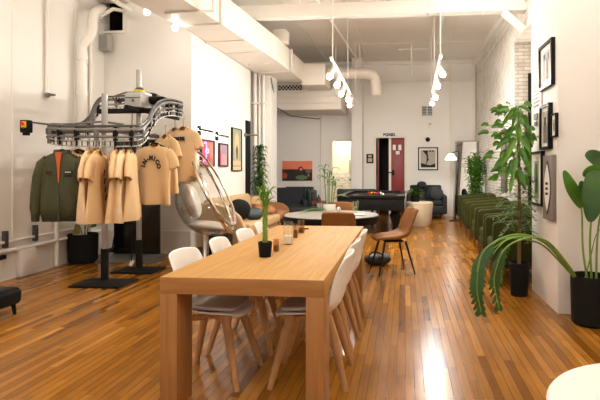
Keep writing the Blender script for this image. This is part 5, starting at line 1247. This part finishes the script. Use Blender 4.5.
# pool table
t = thing('pool_table', 'black pool table behind the round table', 'pool table', (-.70, 11.35, 0)); w, l, z = 1.40, 2.55, .80
b = new(); box(b, (0, 0, z - .05), (w - .2, l - .2, .04)); obj('playing_surface', b, FELT, t)
b = new()
for s in (-1, 1): box(b, (s * (w / 2 - .06), 0, z - .01), (.13, l, .07), .012); box(b, (0, s * (l / 2 - .06), z - .01), (w - .25, .13, .07), .012)
obj('rail', b, BLACK, t)
b = new()
for s in (-1, 1): box(b, (s * (w / 2 - .05), 0, z - .16), (.06, l - .06, .25), .01); box(b, (0, s * (l / 2 - .05), z - .16), (w - .12, .06, .25), .01)
obj('apron', b, BLACKM, t)
for sx in (-1, 1):
    for sy in (-1, 1):
        b = new(); lathe(b, [(0, 0), (.10, 0), (.11, .05), (.07, .10), (.06, .16), (.10, .30), (.13, .40), (.09, .46), (.13, .52), (0, .52)], 20, (sx * .5, sy * 1.0, 0)); obj('leg', b, BLACK, t)
for sx in (-1, 1):
    for sy in (-1, 0, 1):
        b = new(); lathe(b, [(0, z + .027), (.062, z + .027), (.05, z - .03), (0, z - .03)], 16, (sx * (w / 2 - .07), sy * (l / 2 - .07), 0)); obj('pocket', b, INK, t)
for s in (-1, 1):
    b = new(); box(b, (s * (w / 2 - .08), -l / 2 + .1, z + .012), (.16, .18, .05), .01); obj('corner_cap', b, mat('worn_brown_cap', (.16, .12, .10), .4), t)
gb_ = 'billiard balls on the pool table'
cols = [srgb(200, 40, 30), srgb(220, 170, 40), srgb(210, 90, 40), srgb(120, 30, 60), srgb(225, 215, 200), srgb(40, 90, 50), srgb(190, 40, 40), srgb(30, 40, 90), srgb(215, 150, 60)]
bmx = []
names = ['red', 'yellow', 'orange', 'maroon', 'cream', 'green', 'crimson', 'navy', 'amber']
for k, (x, y) in enumerate(((-.16, .30), (-.09, .34), (-.02, .30), (.05, .34), (.12, .30), (-.05, .24), (.02, .22), (.09, .24), (.20, -.25))):
    m = mat('ball_' + names[k], cols[k] if k < 8 else srgb(232, 224, 190), .2, var=.02); b = new(); sphere(b, (0, 0, .03), .03, 3)
    nm = ('pale cream cue ball lying alone on the pool table' if k == 8 else names[k] + ' billiard ball in the cluster on the pool table'); lone('billiard_ball', b, m, nm, 'ball', (-.70 + x, 11.35 + y, z - .03), 0, gb_)
PK = pix(190, 130, 140, 'pink_card')
for k, (x, y) in enumerate(((-.44, -.05), (-.10, -.20))):
    b = new(); box(b, (0, 0, .003), (.12, .07, .006), .002, rot=(0, 0, .4)); lone('card', b, PK, ('pink card lying on the left half of the pool table', 'pink card lying near the middle of the pool table')[k], 'card', (-.70 + x, 11.35 + y, z - .03), 0, 'cards on the pool table')
# dark bench behind the pool table
t = thing('dark_bench', 'low dark green bench back against the far wall behind the pool table', 'bench', (aty(356, 200, 13.5).x, 13.45, 0)); w = aty(376, 200, 13.5).x - aty(336, 200, 13.5).x
b = new(); box(b, (0, 0, .36), (w, .55, .14), .04, 3); obj('seat_cushion', b, TEAL, t, angle=50)
b = new(); box(b, (0, .24, .60), (w, .12, .44), .05, 3); obj('backrest', b, TEAL, t, angle=50)
for sx in (-1, 1):
    for sy in (-1, 1): b = new(); cyl(b, (sx * (w / 2 - .1), sy * .2, .3), (sx * (w / 2 - .1), sy * .2, 0), .025, .02, 8); obj('leg', b, BLACK, t)
# grey sofa, cream pouf with plant
q0, q1 = aty(406.5, 205, 13.5), aty(447, 205, 13.5); w = q1.x - q0.x
t = thing('grey_sofa', 'charcoal grey sofa below the black and white picture', 'sofa', ((q0.x + q1.x) / 2, 13.85, 0))
b = new(); box(b, (0, 0, .26), (w, .82, .22), .04, 3); obj('base', b, CHAR, t, angle=50)
for s in (-1, 1):
    b = new(); box(b, (s * (w / 4 - .05), -.06, .44), (w / 2 - .13, .66, .15), .05, 4); obj('seat_cushion', b, CHAR, t, angle=50)
    b = new(); box(b, (s * (w / 4 - .05), .28, .66), (w / 2 - .13, .2, .42), .07, 4, rot=(-.14, 0, 0)); obj('back_cushion', b, CHAR, t, angle=50)
    b = new(); box(b, (s * (w / 2 - .06), 0, .42), (.12, .84, .50), .05, 4); obj('armrest', b, CHAR, t, angle=50)
    for sy in (-1, 1): b = new(); cyl(b, (s * (w / 2 - .12), sy * .32, .16), (s * (w / 2 - .12), sy * .32, 0), .025, .018, 8); obj('leg', b, BROWN2, t)
b = new(); box(b, (0, .36, .62), (w - .2, .12, .60), .05, 3); obj('backrest', b, CHAR, t, angle=50)
pp = pillow('dark round cushion on top of the charcoal grey sofa', ((q0.x + q1.x) / 2 - .12, 13.98, .93), (.26, .16, .2), (-.2, 0, .1), CHAR); pp['group'] = 'cushions on the grey sofa'
pp = pillow('dark square cushion tilted on the seat of the charcoal grey sofa', ((q0.x + q1.x) / 2 + .26, 13.62, .70), (.40, .16, .40), (-.25, .5, .2), CHAR); pp['group'] = 'cushions on the grey sofa'
q0, q1 = atz(419, 222, 0), None
t = thing('pouf', 'cream tapered pouf right of the pool table with a plant on top', 'pouf', (aty(419.5, 205, 11.9).x, 12.0, 0))
rp_ = (aty(433.5, 200, 12).x - aty(405.5, 200, 12).x) / 2
b = new(); lathe(b, [(0, 0), (rp_ * .78, 0), (rp_ * .84, .03), (rp_ * .98, .52), (rp_ * .97, .56), (rp_ * .9, .58), (0, .585)], 40); obj('body', b, CREAMF, t)
b = new(); tube(b, [V((rp_ * .965 * math.cos(x), rp_ * .965 * math.sin(x), .545)) for x in [2 * PI * k / 40 for k in range(40)]], .01, 6, True); obj('piping', b, CREAMF, t)
t = thing('small_plant', 'bushy little plant in a black pot on the cream pouf', 'plant', (aty(415, 200, 12).x, 11.92, .585))
b = new(); lathe(b, [(0, 0), (.10, 0), (.115, .15), (.105, .15), (.10, .12), (0, .12)], 24); obj('pot', b, BLACKM, t)
F1 = new(); F2 = new()
for k in range(70):
    a = k * 2.4; o = V((math.cos(a), math.sin(a), 0)); u = rr.uniform(.1, 1.1); l = rr.uniform(.14, .25); p = V((0, 0, .12))
    e = p + o * l * math.cos(u) + V((0, 0, l * math.sin(u) * 1.0)); leafp(F1 if k % 3 else F2, [p.lerp(e, .4), p.lerp(e, .8) + V((0, 0, .02)), e + o * .05], .07, V((-o.y, o.x, 0)), None, .15, 3)
obj('leaves', F1, LEAFD, t); obj('bright_leaves', F2, LEAFL, t)
